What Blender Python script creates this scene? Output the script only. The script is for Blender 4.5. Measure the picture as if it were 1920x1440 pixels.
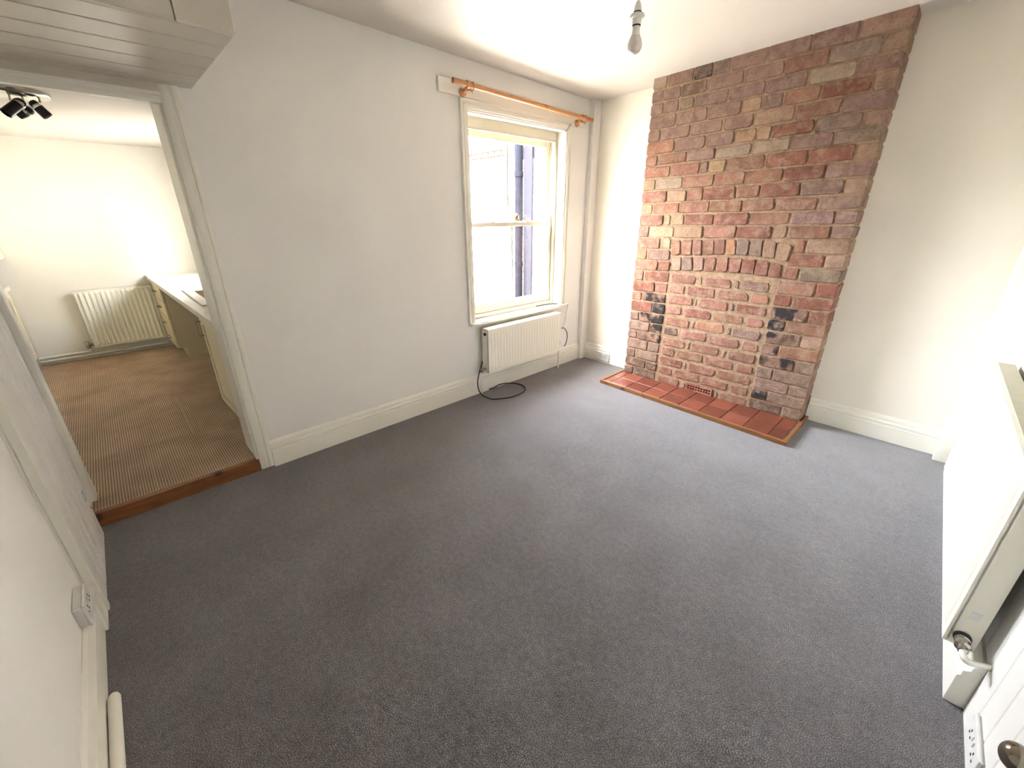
import bpy, math, random
from mathutils import Vector, Matrix

random.seed(7)
sc = bpy.context.scene
COL = sc.collection
for o in list(bpy.data.objects):
    bpy.data.objects.remove(o)

# ------------------------------------------------------------------ camera
FPX = 776.55
cam_d = bpy.data.cameras.new('camera')
cam_d.sensor_fit = 'HORIZONTAL'
cam_d.sensor_width = 36.0
cam_d.lens = FPX / 1920 * 36.0
cam_d.clip_start = 0.02
cam = bpy.data.objects.new('camera', cam_d)
COL.objects.link(cam)
yaw, pitch, roll = 0.81216, 0.38591, -0.0055
_f = Vector((-math.sin(yaw) * math.cos(pitch), math.cos(yaw) * math.cos(pitch), -math.sin(pitch)))
_r = Vector((math.cos(yaw), math.sin(yaw), 0))
_u = _r.cross(_f)
r2 = _r * math.cos(roll) + _u * math.sin(roll)
u2 = -_r * math.sin(roll) + _u * math.cos(roll)
M = Matrix((r2, u2, -_f)).transposed().to_4x4()
M.translation = Vector((2.6597, 0.0, 1.455))
cam.matrix_world = M
sc.camera = cam

# ------------------------------------------------------------------ light and exposure
SKY_STRENGTH = 1.0
EXPOSURE = 5.05
world = bpy.data.worlds.new('world')
sc.world = world
world.use_nodes = True
wn = world.node_tree.nodes
bg = wn['Background']
sky = wn.new('ShaderNodeTexSky')
sky.sky_type = 'NISHITA'
sky.sun_disc = False
sky.sun_elevation = math.radians(52)
sky.sun_rotation = math.radians(175)
sky.altitude = 50
sky.dust_density = 3.0
sky.air_density = 0.7
sky.ozone_density = 0.6
# hazy white summer sky: the clear-sky model with most of its blue taken out, alike in all directions
hsv = wn.new('ShaderNodeHueSaturation')
hsv.inputs['Saturation'].default_value = 0.42
tint = wn.new('ShaderNodeMix')
tint.data_type = 'RGBA'
tint.blend_type = 'MULTIPLY'
tint.inputs[0].default_value = 1.0
tint.inputs[7].default_value = (1.0, 0.978, 0.945, 1)
world.node_tree.links.new(sky.outputs[0], hsv.inputs['Color'])
world.node_tree.links.new(hsv.outputs[0], tint.inputs[6])
world.node_tree.links.new(tint.outputs[2], bg.inputs[0])
bg.inputs[1].default_value = SKY_STRENGTH


def portal(name, loc, rot, sx, sy):
    d = bpy.data.lights.new(name, 'AREA')
    d.shape = 'RECTANGLE'
    d.size, d.size_y = sx, sy
    d.cycles.is_portal = True
    o = bpy.data.objects.new(name, d)
    COL.objects.link(o)
    o.location, o.rotation_euler = loc, rot


# daylight portals: they add no light, they only tell the sampler where the sky comes in
portal('window_portal', (-0.26, 2.635, 1.38), (0, math.radians(-90), 0), 1.5, 1.07)
portal('kitchen_window_portal', (-2.45, 1.22, 1.40), (math.radians(-90), 0, 0), 1.0, 0.72)

sc.cycles.adaptive_threshold = 0.04
sc.cycles.max_bounces = 8
sc.cycles.glossy_bounces = 3
sc.cycles.use_light_tree = False
vs = sc.view_settings
vs.view_transform = 'Standard'
vs.look = 'None'
vs.gamma = 1.0
vs.use_curve_mapping = False
vs.exposure = EXPOSURE

# ------------------------------------------------------------------ materials


def lin(c):
    return tuple((v / 12.92 if v <= 0.04045 else ((v + 0.055) / 1.055) ** 2.4) for v in (x / 255 for x in c))


def new_mat(name):
    m = bpy.data.materials.new(name)
    m.use_nodes = True
    nt = m.node_tree
    b = nt.nodes['Principled BSDF']
    return m, nt, b


def N(nt, t, **kw):
    n = nt.nodes.new(t)
    for k, v in kw.items():
        if k in n.inputs:
            n.inputs[k].default_value = v
        else:
            setattr(n, k, v)
    return n


def ramp(nt, fac, stops):
    r = nt.nodes.new('ShaderNodeValToRGB')
    el = r.color_ramp.elements
    while len(el) < len(stops):
        el.new(0.5)
    for e, (p, c) in zip(el, stops):
        e.position = p
        e.color = c if len(c) == 4 else (*c, 1)
    nt.links.new(fac, r.inputs[0])
    return r.outputs[0]


def mixc(nt, fac, a, b, mode='MIX'):
    m = nt.nodes.new('ShaderNodeMix')
    m.data_type = 'RGBA'
    m.blend_type = mode
    for i, v in ((0, fac), (6, a), (7, b)):
        if hasattr(v, 'is_linked'):
            nt.links.new(v, m.inputs[i])
        elif isinstance(v, (int, float)):
            m.inputs[i].default_value = v
        else:
            m.inputs[i].default_value = (*v[:3], 1)
    return m.outputs[2]


def coords(nt):
    return nt.nodes.new('ShaderNodeTexCoord').outputs['Object']


def noise(nt, co, scale, detail=2, rough=0.5):
    n = N(nt, 'ShaderNodeTexNoise', Scale=scale, Detail=detail, Roughness=rough)
    nt.links.new(co, n.inputs['Vector'])
    return n.outputs['Fac']


def bump(nt, b, h, strength, dist):
    n = N(nt, 'ShaderNodeBump', Strength=strength, Distance=dist)
    nt.links.new(h, n.inputs['Height'])
    nt.links.new(n.outputs[0], b.inputs['Normal'])


def paint(name, rgb, rough=0.55, var=0.03, bs=0.15, scale=40, spec=0.5):
    m, nt, b = new_mat(name)
    co = coords(nt)
    c = lin(rgb)
    n1 = noise(nt, co, 1.7, 3)
    dark = tuple(v * (1 - 2 * var) for v in c)
    col = ramp(nt, n1, [(0.35, dark), (0.65, c)])
    nt.links.new(col, b.inputs['Base Color'])
    b.inputs['Roughness'].default_value = rough
    b.inputs['Specular IOR Level'].default_value = spec
    bump(nt, b, noise(nt, co, scale, 4), bs, 0.002)
    return m


def plain(name, rgb, rough=0.5, metal=0.0, spec=0.5):
    m, nt, b = new_mat(name)
    co = coords(nt)
    c = lin(rgb)
    col = ramp(nt, noise(nt, co, 25, 3), [(0.3, tuple(v * 0.9 for v in c)), (0.7, c)])
    nt.links.new(col, b.inputs['Base Color'])
    b.inputs['Roughness'].default_value = rough
    b.inputs['Metallic'].default_value = metal
    b.inputs['Specular IOR Level'].default_value = spec
    return m


MAT = {}
MAT['wall'] = paint('wall_paint', (238, 235, 229), 0.6, 0.02, 0.05, 30)
MAT['wall_cream'] = paint('wall_paint_cream', (240, 233, 220), 0.6, 0.02, 0.05, 30)
MAT['kitchen_wall'] = paint('kitchen_wall_paint', (236, 231, 220), 0.6, 0.02, 0.05, 30)
MAT['ceiling'] = paint('ceiling_paint', (216, 208, 199), 0.7, 0.02, 0.05, 30)
MAT['gloss'] = paint('white_gloss_paint', (238, 234, 222), 0.32, 0.02, 0.06, 60)
MAT['board'] = paint('board_paint', (236, 233, 226), 0.35, 0.03, 0.08, 60)
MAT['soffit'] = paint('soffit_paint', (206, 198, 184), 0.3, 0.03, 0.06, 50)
MAT['sash'] = paint('cream_sash_paint', (216, 208, 188), 0.4, 0.03, 0.08, 60)
MAT['radiator'] = paint('radiator_enamel', (240, 236, 220), 0.35, 0.01, 0.03, 80)
MAT['grille'] = plain('radiator_grille', (196, 188, 164), 0.5)
MAT['plastic'] = plain('white_plastic', (232, 230, 224), 0.35)
MAT['plastic_grey'] = plain('grey_plastic', (205, 205, 205), 0.4)
MAT['black'] = plain('black_rubber', (22, 21, 22), 0.45)
MAT['dark'] = plain('dark_hole', (14, 11, 10), 0.9, 0.0, 0.05)
MAT['chrome'] = plain('chrome', (200, 198, 192), 0.18, 1.0)
MAT['brass'] = plain('dull_brass', (176, 150, 96), 0.35, 1.0)
MAT['knob'] = plain('polished_knob', (150, 142, 130), 0.07, 1.0)
MAT['steel'] = plain('brushed_steel', (170, 165, 150), 0.35, 1.0)
MAT['spot_black'] = plain('spotlight_black', (20, 18, 20), 0.3)
MAT['bulb'] = plain('opal_bulb', (222, 214, 208), 0.25)
MAT['unit'] = paint('cream_unit', (230, 216, 180), 0.4, 0.02, 0.03, 60)
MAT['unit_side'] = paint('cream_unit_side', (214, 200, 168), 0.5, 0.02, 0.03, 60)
MAT['worktop'] = paint('worktop_laminate', (232, 222, 204), 0.4, 0.05, 0.03, 90)
MAT['sink'] = plain('sink_beige', (212, 190, 158), 0.3)
MAT['backing'] = plain('carpet_backing', (206, 186, 156), 0.9)
MAT['paving'] = paint('yard_paving', (165, 160, 152), 0.9, 0.08, 0.4, 30)
MAT['white_brick'] = paint('white_painted_brick', (240, 240, 238), 0.8, 0.04, 0.5, 60)
MAT['red_brick'] = paint('outside_red_brick', (80, 46, 40), 0.9, 0.2, 0.5, 50, 0.04)
MAT['outside_mortar'] = paint('outside_mortar', (58, 56, 54), 0.9, 0.2, 0.4, 60, 0.04)
MAT['roof_tile'] = paint('roof_tile', (62, 58, 56), 0.8, 0.1, 0.4, 50, 0.04)
MAT['blue_pipe'] = plain('blue_black_pipe', (11, 12, 18), 0.9, 0.0, 0.04)
MAT['grey_board'] = plain('blue_grey_board', (20, 20, 26), 0.9, 0.0, 0.04)
MAT['grey_panel'] = paint('pale_grey_paint', (176, 174, 160), 0.5)


def wood(name, c1, c2, rough=0.4, sc_=(3, 30, 30), bs=0.1):
    m, nt, b = new_mat(name)
    co = coords(nt)
    mp = N(nt, 'ShaderNodeMapping')
    mp.inputs['Scale'].default_value = sc_
    nt.links.new(co, mp.inputs['Vector'])
    n = noise(nt, mp.outputs[0], 2.0, 5, 0.6)
    col = ramp(nt, n, [(0.3, lin(c1)), (0.7, lin(c2))])
    k = noise(nt, co, 9, 1)
    col = mixc(nt, ramp(nt, k, [(0.68, (0, 0, 0)), (0.76, (1, 1, 1))]), col, tuple(v * 0.35 for v in lin(c1)))
    nt.links.new(col, b.inputs['Base Color'])
    b.inputs['Roughness'].default_value = rough
    bump(nt, b, n, bs, 0.001)
    return m


MAT['pole_wood'] = wood('pine_pole', (182, 124, 78), (206, 150, 102), 0.35, (40, 4, 40))
MAT['threshold_wood'] = wood('stained_threshold', (106, 62, 30), (150, 96, 52), 0.45, (30, 3, 30))
MAT['hearth_wood'] = wood('hearth_edging', (116, 72, 38), (142, 94, 54), 0.4, (3, 20, 20))
MAT['knob_wood'] = wood('acorn_wood', (150, 100, 66), (176, 124, 84), 0.4, (20, 20, 6))


def carpet_mat():
    m, nt, b = new_mat('grey_carpet')
    co = coords(nt)
    fine = noise(nt, co, 330, 2, 0.65)
    mid = noise(nt, co, 42, 3, 0.6)
    big = noise(nt, co, 3.6, 4, 0.6)
    c = ramp(nt, fine, [(0.34, lin((45, 42, 42))), (0.5, lin((94, 88, 88))), (0.66, lin((162, 155, 152)))])
    c = mixc(nt, 1.0, c, ramp(nt, mid, [(0.3, (0.78, 0.78, 0.78)), (0.7, (1.2, 1.2, 1.2))]), 'MULTIPLY')
    c = mixc(nt, 1.0, c, ramp(nt, big, [(0.35, (0.86, 0.845, 0.835)), (0.65, (1.09, 1.09, 1.10))]), 'MULTIPLY')
    nt.links.new(c, b.inputs['Base Color'])
    b.inputs['Roughness'].default_value = 1.0
    b.inputs['Sheen Weight'].default_value = 0.6
    b.inputs['Sheen Roughness'].default_value = 0.45
    b.inputs['Sheen Tint'].default_value = (0.84, 0.83, 0.85, 1)
    bump(nt, b, fine, 0.7, 0.006)
    return m


def kitchen_carpet_mat():
    m, nt, b = new_mat('brown_ribbed_carpet')
    co = coords(nt)
    sep = N(nt, 'ShaderNodeSeparateXYZ')
    nt.links.new(co, sep.inputs[0])

    def wave(axis, freq):
        a = N(nt, 'ShaderNodeMath', operation='MULTIPLY')
        a.inputs[1].default_value = freq
        nt.links.new(sep.outputs[axis], a.inputs[0])
        s = N(nt, 'ShaderNodeMath', operation='SINE')
        nt.links.new(a.outputs[0], s.inputs[0])
        h = N(nt, 'ShaderNodeMath', operation='MULTIPLY_ADD')
        h.inputs[1].default_value = 0.5
        h.inputs[2].default_value = 0.5
        nt.links.new(s.outputs[0], h.inputs[0])
        return h.outputs[0]
    wx, wy = wave(0, 640), wave(1, 520)
    mul = N(nt, 'ShaderNodeMath', operation='MULTIPLY')
    nt.links.new(wx, mul.inputs[0])
    nt.links.new(wy, mul.inputs[1])
    c = ramp(nt, mul.outputs[0], [(0.0, lin((140, 114, 88))), (0.35, lin((214, 186, 154))), (1.0, lin((246, 226, 200)))])
    c = mixc(nt, 1.0, c, ramp(nt, noise(nt, co, 5, 4), [(0.3, (0.82, 0.8, 0.78)), (0.7, (1.1, 1.1, 1.1))]), 'MULTIPLY')
    fl = noise(nt, co, 75, 1)
    c = mixc(nt, ramp(nt, fl, [(0.80, (0, 0, 0)), (0.82, (1, 1, 1))]), c, lin((228, 212, 184)))
    nt.links.new(c, b.inputs['Base Color'])
    b.inputs['Roughness'].default_value = 1.0
    bump(nt, b, mul.outputs[0], 0.8, 0.004)
    return m


def brick_mat(name, soot=False):
    m, nt, b = new_mat(name)
    oi = nt.nodes.new('ShaderNodeObjectInfo')
    co = coords(nt)
    add = N(nt, 'ShaderNodeVectorMath', operation='ADD')
    nt.links.new(co, add.inputs[0])
    sc3 = N(nt, 'ShaderNodeVectorMath', operation='SCALE')
    cx = N(nt, 'ShaderNodeCombineXYZ')
    for i in range(3):
        nt.links.new(oi.outputs['Random'], cx.inputs[i])
    nt.links.new(cx.outputs[0], sc3.inputs[0])
    sc3.inputs['Scale'].default_value = 31.0
    nt.links.new(sc3.outputs[0], add.inputs[1])
    v = add.outputs[0]
    base = oi.outputs['Color']
    n1 = noise(nt, v, 13, 6, 0.7)
    c = mixc(nt, 1.0, base, ramp(nt, n1, [(0.28, (0.56, 0.54, 0.52)), (0.5, (0.86, 0.85, 0.84)), (0.72, (1.12, 1.12, 1.12))]), 'MULTIPLY')
    n2 = noise(nt, v, 17, 6, 0.75)
    c = mixc(nt, ramp(nt, n2, [(0.46, (0, 0, 0)), (0.72, (0.62, 0.62, 0.62))]), c, lin((186, 158, 136)))
    n3 = noise(nt, v, 70, 3, 0.7)
    c = mixc(nt, ramp(nt, n3, [(0.58, (0, 0, 0)), (0.72, (0.75, 0.75, 0.75))]), c, lin((66, 46, 40)))
    if soot:
        n4 = noise(nt, v, 9, 3, 0.6)
        c = mixc(nt, ramp(nt, n4, [(0.47, (0, 0, 0)), (0.58, (0.95, 0.95, 0.95))]), c, lin((26, 20, 18)))
    nt.links.new(c, b.inputs['Base Color'])
    b.inputs['Roughness'].default_value = 0.88
    bump(nt, b, noise(nt, v, 55, 6, 0.75), 0.9, 0.008)
    return m


def mortar_mat():
    m, nt, b = new_mat('lime_mortar')
    co = coords(nt)
    c = ramp(nt, noise(nt, co, 30, 5, 0.7), [(0.3, lin((122, 96, 74))), (0.7, lin((178, 148, 118)))])
    nt.links.new(c, b.inputs['Base Color'])
    b.inputs['Roughness'].default_value = 0.95
    bump(nt, b, noise(nt, co, 90, 5, 0.7), 0.6, 0.006)
    return m


def tile_mat():
    m, nt, b = new_mat('quarry_tile')
    oi = nt.nodes.new('ShaderNodeObjectInfo')
    co = coords(nt)
    c = ramp(nt, oi.outputs['Random'], [(0.0, lin((98, 52, 37))), (0.5, lin((114, 61, 44))), (1.0, lin((134, 76, 58)))])
    c = mixc(nt, 1.0, c, ramp(nt, noise(nt, co, 16, 4), [(0.3, (0.82, 0.8, 0.8)), (0.7, (1.12, 1.12, 1.12))]), 'MULTIPLY')
    nt.links.new(c, b.inputs['Base Color'])
    b.inputs['Roughness'].default_value = 0.4
    bump(nt, b, noise(nt, co, 40, 3), 0.1, 0.002)
    return m


def glass_mat():
    m, nt, b = new_mat('window_glass')
    out = nt.nodes['Material Output']
    tr = N(nt, 'ShaderNodeBsdfTransparent')
    tr.inputs[0].default_value = (0.97, 0.98, 0.97, 1)
    gl = N(nt, 'ShaderNodeBsdfGlossy', Roughness=0.02)
    fr = N(nt, 'ShaderNodeFresnel', IOR=1.45)
    ge = nt.nodes.new('ShaderNodeNewGeometry')
    io = N(nt, 'ShaderNodeMath', operation='MULTIPLY_ADD')   # same reflectance on both faces of the thin pane
    io.inputs[1].default_value = 1 / 1.45 - 1.45
    io.inputs[2].default_value = 1.45
    nt.links.new(ge.outputs['Backfacing'], io.inputs[0])
    nt.links.new(io.outputs[0], fr.inputs['IOR'])
    mx = nt.nodes.new('ShaderNodeMixShader')
    nt.links.new(fr.outputs[0], mx.inputs[0])
    nt.links.new(tr.outputs[0], mx.inputs[1])
    nt.links.new(gl.outputs[0], mx.inputs[2])
    nt.links.new(mx.outputs[0], out.inputs['Surface'])
    return m


MAT['carpet'] = carpet_mat()
MAT['kitchen_carpet'] = kitchen_carpet_mat()
MAT['brick'] = brick_mat('old_brick')
MAT['soot_brick'] = brick_mat('sooty_brick', True)
MAT['mortar'] = mortar_mat()
MAT['tile'] = tile_mat()
MAT['glass'] = glass_mat()

# ------------------------------------------------------------------ mesh helpers


class MB:
    def __init__(self):
        self.v, self.f = [], []

    def box(self, x0, x1, y0, y1, z0, z1):
        return self.hexa([(x0, y0, z0), (x1, y0, z0), (x1, y1, z0), (x0, y1, z0),
                          (x0, y0, z1), (x1, y0, z1), (x1, y1, z1), (x0, y1, z1)])

    def hexa(self, p):
        i = len(self.v)
        self.v += [tuple(a) for a in p]
        self.f += [tuple(i + k for k in q) for q in
                   ((3, 2, 1, 0), (4, 5, 6, 7), (0, 1, 5, 4), (1, 2, 6, 5), (2, 3, 7, 6), (3, 0, 4, 7))]
        return self

    def sweep(self, prof, P, dS, dU, dV, L, k0=0.0, k1=0.0):
        """profile [(u,v)] swept along dS for L, ends mitred by k*u"""
        P, dS, dU, dV = map(Vector, (P, dS, dU, dV))
        i, n = len(self.v), len(prof)
        for (u, v) in prof:
            self.v.append(tuple(P + dU * u + dV * v + dS * (k0 * u)))
        for (u, v) in prof:
            self.v.append(tuple(P + dU * u + dV * v + dS * (L + k1 * u)))
        for k in range(n):
            self.f.append((i + k, i + (k + 1) % n, i + n + (k + 1) % n, i + n + k))
        self.f.append(tuple(i + k for k in range(n))[::-1])
        self.f.append(tuple(i + n + k for k in range(n)))
        return self

    def tube(self, pts, r, seg=10, cap=True):
        pts = [Vector(p) for p in pts]
        i0 = len(self.v)
        up = Vector((0, 0, 1))
        prev = None
        for k, p in enumerate(pts):
            t = (pts[min(k + 1, len(pts) - 1)] - pts[max(k - 1, 0)]).normalized()
            if prev is None:
                a = t.cross(up)
                if a.length < 1e-3:
                    a = t.cross(Vector((1, 0, 0)))
            else:
                a = prev - t * prev.dot(t)
            a.normalize()
            prev = a
            b = t.cross(a)
            rr = r[k] if isinstance(r, (list, tuple)) else r
            for s in range(seg):
                an = 2 * math.pi * s / seg
                self.v.append(tuple(p + (a * math.cos(an) + b * math.sin(an)) * rr))
        for k in range(len(pts) - 1):
            for s in range(seg):
                s2 = (s + 1) % seg
                self.f.append((i0 + k * seg + s, i0 + k * seg + s2, i0 + (k + 1) * seg + s2, i0 + (k + 1) * seg + s))
        if cap:
            self.f.append(tuple(i0 + s for s in range(seg))[::-1])
            e = i0 + (len(pts) - 1) * seg
            self.f.append(tuple(e + s for s in range(seg)))
        return self

    def lathe(self, prof, P, axis=(0, 0, 1), seg=20):
        """profile [(radius, height)] turned round axis at P"""
        ax = Vector(axis).normalized()
        a = ax.cross(Vector((1, 0, 0)))
        if a.length < 1e-3:
            a = ax.cross(Vector((0, 1, 0)))
        a.normalize()
        b = ax.cross(a)
        P = Vector(P)
        i0 = len(self.v)
        for (r, h) in prof:
            for s in range(seg):
                an = 2 * math.pi * s / seg
                self.v.append(tuple(P + ax * h + (a * math.cos(an) + b * math.sin(an)) * max(r, 1e-5)))
        for k in range(len(prof) - 1):
            for s in range(seg):
                s2 = (s + 1) % seg
                self.f.append((i0 + k * seg + s, i0 + k * seg + s2, i0 + (k + 1) * seg + s2, i0 + (k + 1) * seg + s))
        self.f.append(tuple(i0 + s for s in range(seg))[::-1])
        e = i0 + (len(prof) - 1) * seg
        self.f.append(tuple(e + s for s in range(seg)))
        return self

    def mesh(self, name, mat, smooth=False):
        me = bpy.data.meshes.new(name)
        me.from_pydata(self.v, [], self.f)
        me.update()
        import bmesh
        bm = bmesh.new()
        bm.from_mesh(me)
        bmesh.ops.recalc_face_normals(bm, faces=bm.faces)
        bm.to_mesh(me)
        bm.free()
        if mat:
            me.materials.append(MAT[mat])
        if smooth:
            for p in me.polygons:
                p.use_smooth = True
            try:
                me.set_sharp_from_angle(angle=math.radians(40))
            except Exception:
                pass
        return me

    def build(self, name, mat, parent=None, smooth=False, bevel=0.0, seg=2):
        o = bpy.data.objects.new(name, self.mesh(name, mat, smooth))
        COL.objects.link(o)
        if parent:
            o.parent = parent
        if bevel:
            md = o.modifiers.new('bevel', 'BEVEL')
            md.width = bevel
            md.segments = seg
            md.limit_method = 'ANGLE'
            md.angle_limit = math.radians(40)
        return o


def catmull(pts, n=10):
    P = [Vector(p) for p in pts]
    P = [P[0] * 2 - P[1]] + P + [P[-1] * 2 - P[-2]]
    out = []
    for i in range(1, len(P) - 2):
        for k in range(n):
            t = k / n
            a, b, c, d = P[i - 1], P[i], P[i + 1], P[i + 2]
            out.append(0.5 * ((2 * b) + (c - a) * t + (2 * a - 5 * b + 4 * c - d) * t * t + (3 * b - a - 3 * c + d) * t ** 3))
    out.append(P[-2])
    return out


def empty(name, loc=(0, 0, 0)):
    o = bpy.data.objects.new(name, None)
    o.empty_display_size = 0.05
    COL.objects.link(o)
    o.location = loc
    return o


def tag(o, label, cat, group=None):
    o['label'] = label
    o['category'] = cat
    if group:
        o['group'] = group
    return o


def struct(o, label=None):
    o['kind'] = 'structure'
    if label:
        o['label'] = label
    return o


# ------------------------------------------------------------------ room dimensions (metres)
D = 3.602            # back wall
YC = 3.430           # face of the chimney breast
XL, XR = 0.645, 2.137
YN = -0.385          # wall behind the camera's left shoulder
FLK = 0.075          # kitchen floor level
XKF = -3.46          # kitchen far wall
CK = 2.13            # kitchen ceiling
YKR, YKL = 0.95, -1.30
P0 = Vector((3.04, 1.6, 0))
E1 = Vector((-0.0405, 1, 0)).normalized()
NR = Vector((-E1.y, E1.x, 0))


def cz(x, y):
    return 2.40 + 0.03 * x - 0.02 * (y - 3.5)


def rw(t, o, z):
    """point beside the right wall: t along it, o out from it"""
    p = P0 + E1 * t + NR * o
    return (p.x, p.y, z)


# ------------------------------------------------------------------ shell
struct(MB().box(0, 3.25, -0.55, 3.75, -0.12, 0).build('floor', 'carpet'), 'dark grey pile carpet covering the whole room')
fk = struct(MB().box(XKF - 0.15, 0.0, YKL - 0.1, YKR + 0.1, -0.12, FLK - 0.004).build('floor_kitchen', 'backing'),
            'brown ribbed loop carpet on the raised kitchen floor')
for (x0, x1, y0, y1) in ((-0.6845, -0.0, YKL, -0.1115), (-0.6845, -0.0, -0.1085, YKR), (-1.5995, -0.6875, YKL, 0.1385),
                         (-1.5995, -0.6875, 0.1415, YKR), (XKF, -1.6, YKL, YKR)):
    MB().box(x0, x1, y0, y1, FLK - 0.004, FLK).build('carpet_piece', 'kitchen_carpet', fk)
c = MB()
c.hexa([(-0.3, -0.6, cz(-0.3, -0.6)), (3.3, -0.6, cz(3.3, -0.6)), (3.3, 3.8, cz(3.3, 3.8)), (-0.3, 3.8, cz(-0.3, 3.8)),
        (-0.3, -0.6, 2.75), (3.3, -0.6, 2.75), (3.3, 3.8, 2.75), (-0.3, 3.8, 2.75)])
struct(c.build('ceiling', 'ceiling'), 'plain white plastered ceiling of the room')
struct(MB().box(XKF - 0.15, -0.24, YKL - 0.1, YKR + 0.25, CK, CK + 0.3).build('ceiling_kitchen', 'ceiling'),
       'plain white ceiling seen through the doorway')

WY0, WY1, WZ0, WZ1 = 2.10, 3.17, 0.625, 2.13
DY0, DY1, DZ = -0.385, 0.385, 2.005
w = MB()
w.box(-0.24, 0, DY1, WY0, -0.1, 2.6)
w.box(-0.24, 0, WY1, D + 0.2, -0.1, 2.6)
w.box(-0.24, 0, WY0, WY1, -0.1, WZ0)
w.box(-0.24, 0, WY0, WY1, WZ1, 2.6)
w.box(-0.24, 0, YN - 0.15, DY1, DZ, 2.6)
w.box(-0.24, -0.02, YKL, YN - 0.15, -0.1, 2.6)
struct(w.build('wall_left', 'wall'), 'white plastered wall with the sash window and kitchen doorway')
struct(MB().box(-0.24, 3.3, D, D + 0.2, -0.1, 2.6).build('wall_back', 'wall_cream'), 'cream white wall on both sides of the brick chimney breast')
struct(MB().box(-0.24, 3.4, YN - 0.15, YN, -0.1, 2.6).build('wall_front', 'wall'), 'white wall at the left edge beside the doorway')
wr = MB()
wr.hexa([rw(-2.1, -0.012, -0.1), rw(2.15, -0.012, -0.1), rw(2.15, -0.15, -0.1), rw(-2.1, -0.15, -0.1),
         rw(-2.1, -0.012, 2.6), rw(2.15, -0.012, 2.6), rw(2.15, -0.15, 2.6), rw(-2.1, -0.15, 2.6)])
wall_right = struct(wr.build('wall_right', 'board'), 'white boarded wall behind the large radiator')
# tongue and groove boards of the right wall
PW = 0.105
pl = MB()
pl.sweep([(0.0, 0), (0.0, 0.009), (0.0045, 0.012), (PW - 0.0045, 0.012), (PW - 0.0005, 0.009), (PW - 0.0005, 0)],
         (0, 0, 0), (0, 0, 1), E1, NR, 2.6)
plm = pl.mesh('plank', 'board')
for k in range(-19, 20):
    o = bpy.data.objects.new('plank', plm)
    COL.objects.link(o)
    o.parent = wall_right
    o.location = rw(-0.002 + k * PW, -0.012, 0)

# kitchen shell
struct(MB().box(XKF - 0.15, XKF, YKL - 0.1, YKR + 0.2, 0, 2.4).build('wall_kitchen_far', 'kitchen_wall'), 'bright cream far wall of the kitchen')
struct(MB().box(XKF, -0.24, YKL - 0.1, YKL, 0, 2.4).build('wall_kitchen_left', 'kitchen_wall'))
KX0, KX1, KZ0, KZ1 = -2.95, -1.95, 1.05, 1.75
kw = MB()
kw.box(XKF, KX0, YKR, YKR + 0.25, 0, 2.4).box(KX1, -0.24, YKR, YKR + 0.25, 0, 2.4)
kw.box(KX0, KX1, YKR, YKR + 0.25, 0, KZ0).box(KX0, KX1, YKR, YKR + 0.25, KZ1, 2.4)
struct(kw.build('wall_kitchen_right', 'kitchen_wall'))

# ------------------------------------------------------------------ skirting boards
SK = [(0, 0), (0, 0.02), (0.108, 0.02), (0.113, 0.016), (0.119, 0.02), (0.133, 0.02), (0.139, 0.012), (0.158, 0.011), (0.172, 0.005), (0.175, 0)]
struct(MB().sweep(SK, (0, 0.447, 0), (0, 1, 0), (0, 0, 1), (1, 0, 0), 3.50 - 0.447).build('baseboard_left', 'gloss'), 'white moulded skirting under the sash window')
b = MB()
b.sweep(SK, (0.05, D, 0), (1, 0, 0), (0, 0, 1), (0, -1, 0), XL - 0.05)
struct(b.build('baseboard_back_left', 'gloss'), 'short white skirting with a socket left of the bricks')
b = MB()
b.sweep(SK, (XR + 0.004, D, 0), (1, 0, 0), (0, 0, 1), (0, -1, 0), 2.859 - XR)
struct(b.build('baseboard_back_right', 'gloss'), 'white moulded skirting right of the bricks')
SKR = [(0, 0), (0, 0.047), (0.115, 0.047), (0.122, 0.04), (0.14, 0.04), (0.15, 0.026), (0.168, 0.024), (0.182, 0.008), (0.182, 0)]
struct(MB().sweep(SKR, rw(0, 0, 0), E1, (0, 0, 1), NR, 1.85).build('baseboard_right', 'gloss'), 'thick white skirting below the large radiator')
SKN = [(0, 0), (0, 0.022), (0.10, 0.022), (0.11, 0.018), (0.135, 0.012), (0.15, 0.004), (0.15, 0)]
struct(MB().sweep(SKN, (0.79, YN, 0), (1, 0, 0), (0, 0, 1), (0, 1, 0), 2.3).build('baseboard_front', 'gloss'), 'white skirting at the left edge of the picture')
struct(MB().box(0.68, 0.79, YN, -0.352, 0, 0.15).build('trim_plinth', 'gloss', bevel=0.004), 'white plinth block under the boxed socket')
# painted pipe lying along the skirting
pp = MB()
pp.tube([(1.135, -0.345, 0.018), (1.15, -0.345, 0.018), (2.4, -0.345, 0.018)], [0.012, 0.017, 0.017], 12)
tag(pp.build('floor_pipe', 'gloss', smooth=True), 'round white painted pipe lying along the skirting, bottom left', 'pipe')

# pipe boxings in the two back corners
struct(MB().box(0, 0.05, 3.50, D, 0, 2.6).build('trim_corner_boxing', 'wall', bevel=0.004), 'narrow white pipe boxing in the corner beside the window')
struct(MB().box(2.859, 3.05, 3.495, D, 0, 2.6).build('trim_corner_boxing_right', 'gloss', bevel=0.003), 'cream boxed pipe column in the corner by the large radiator')

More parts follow.
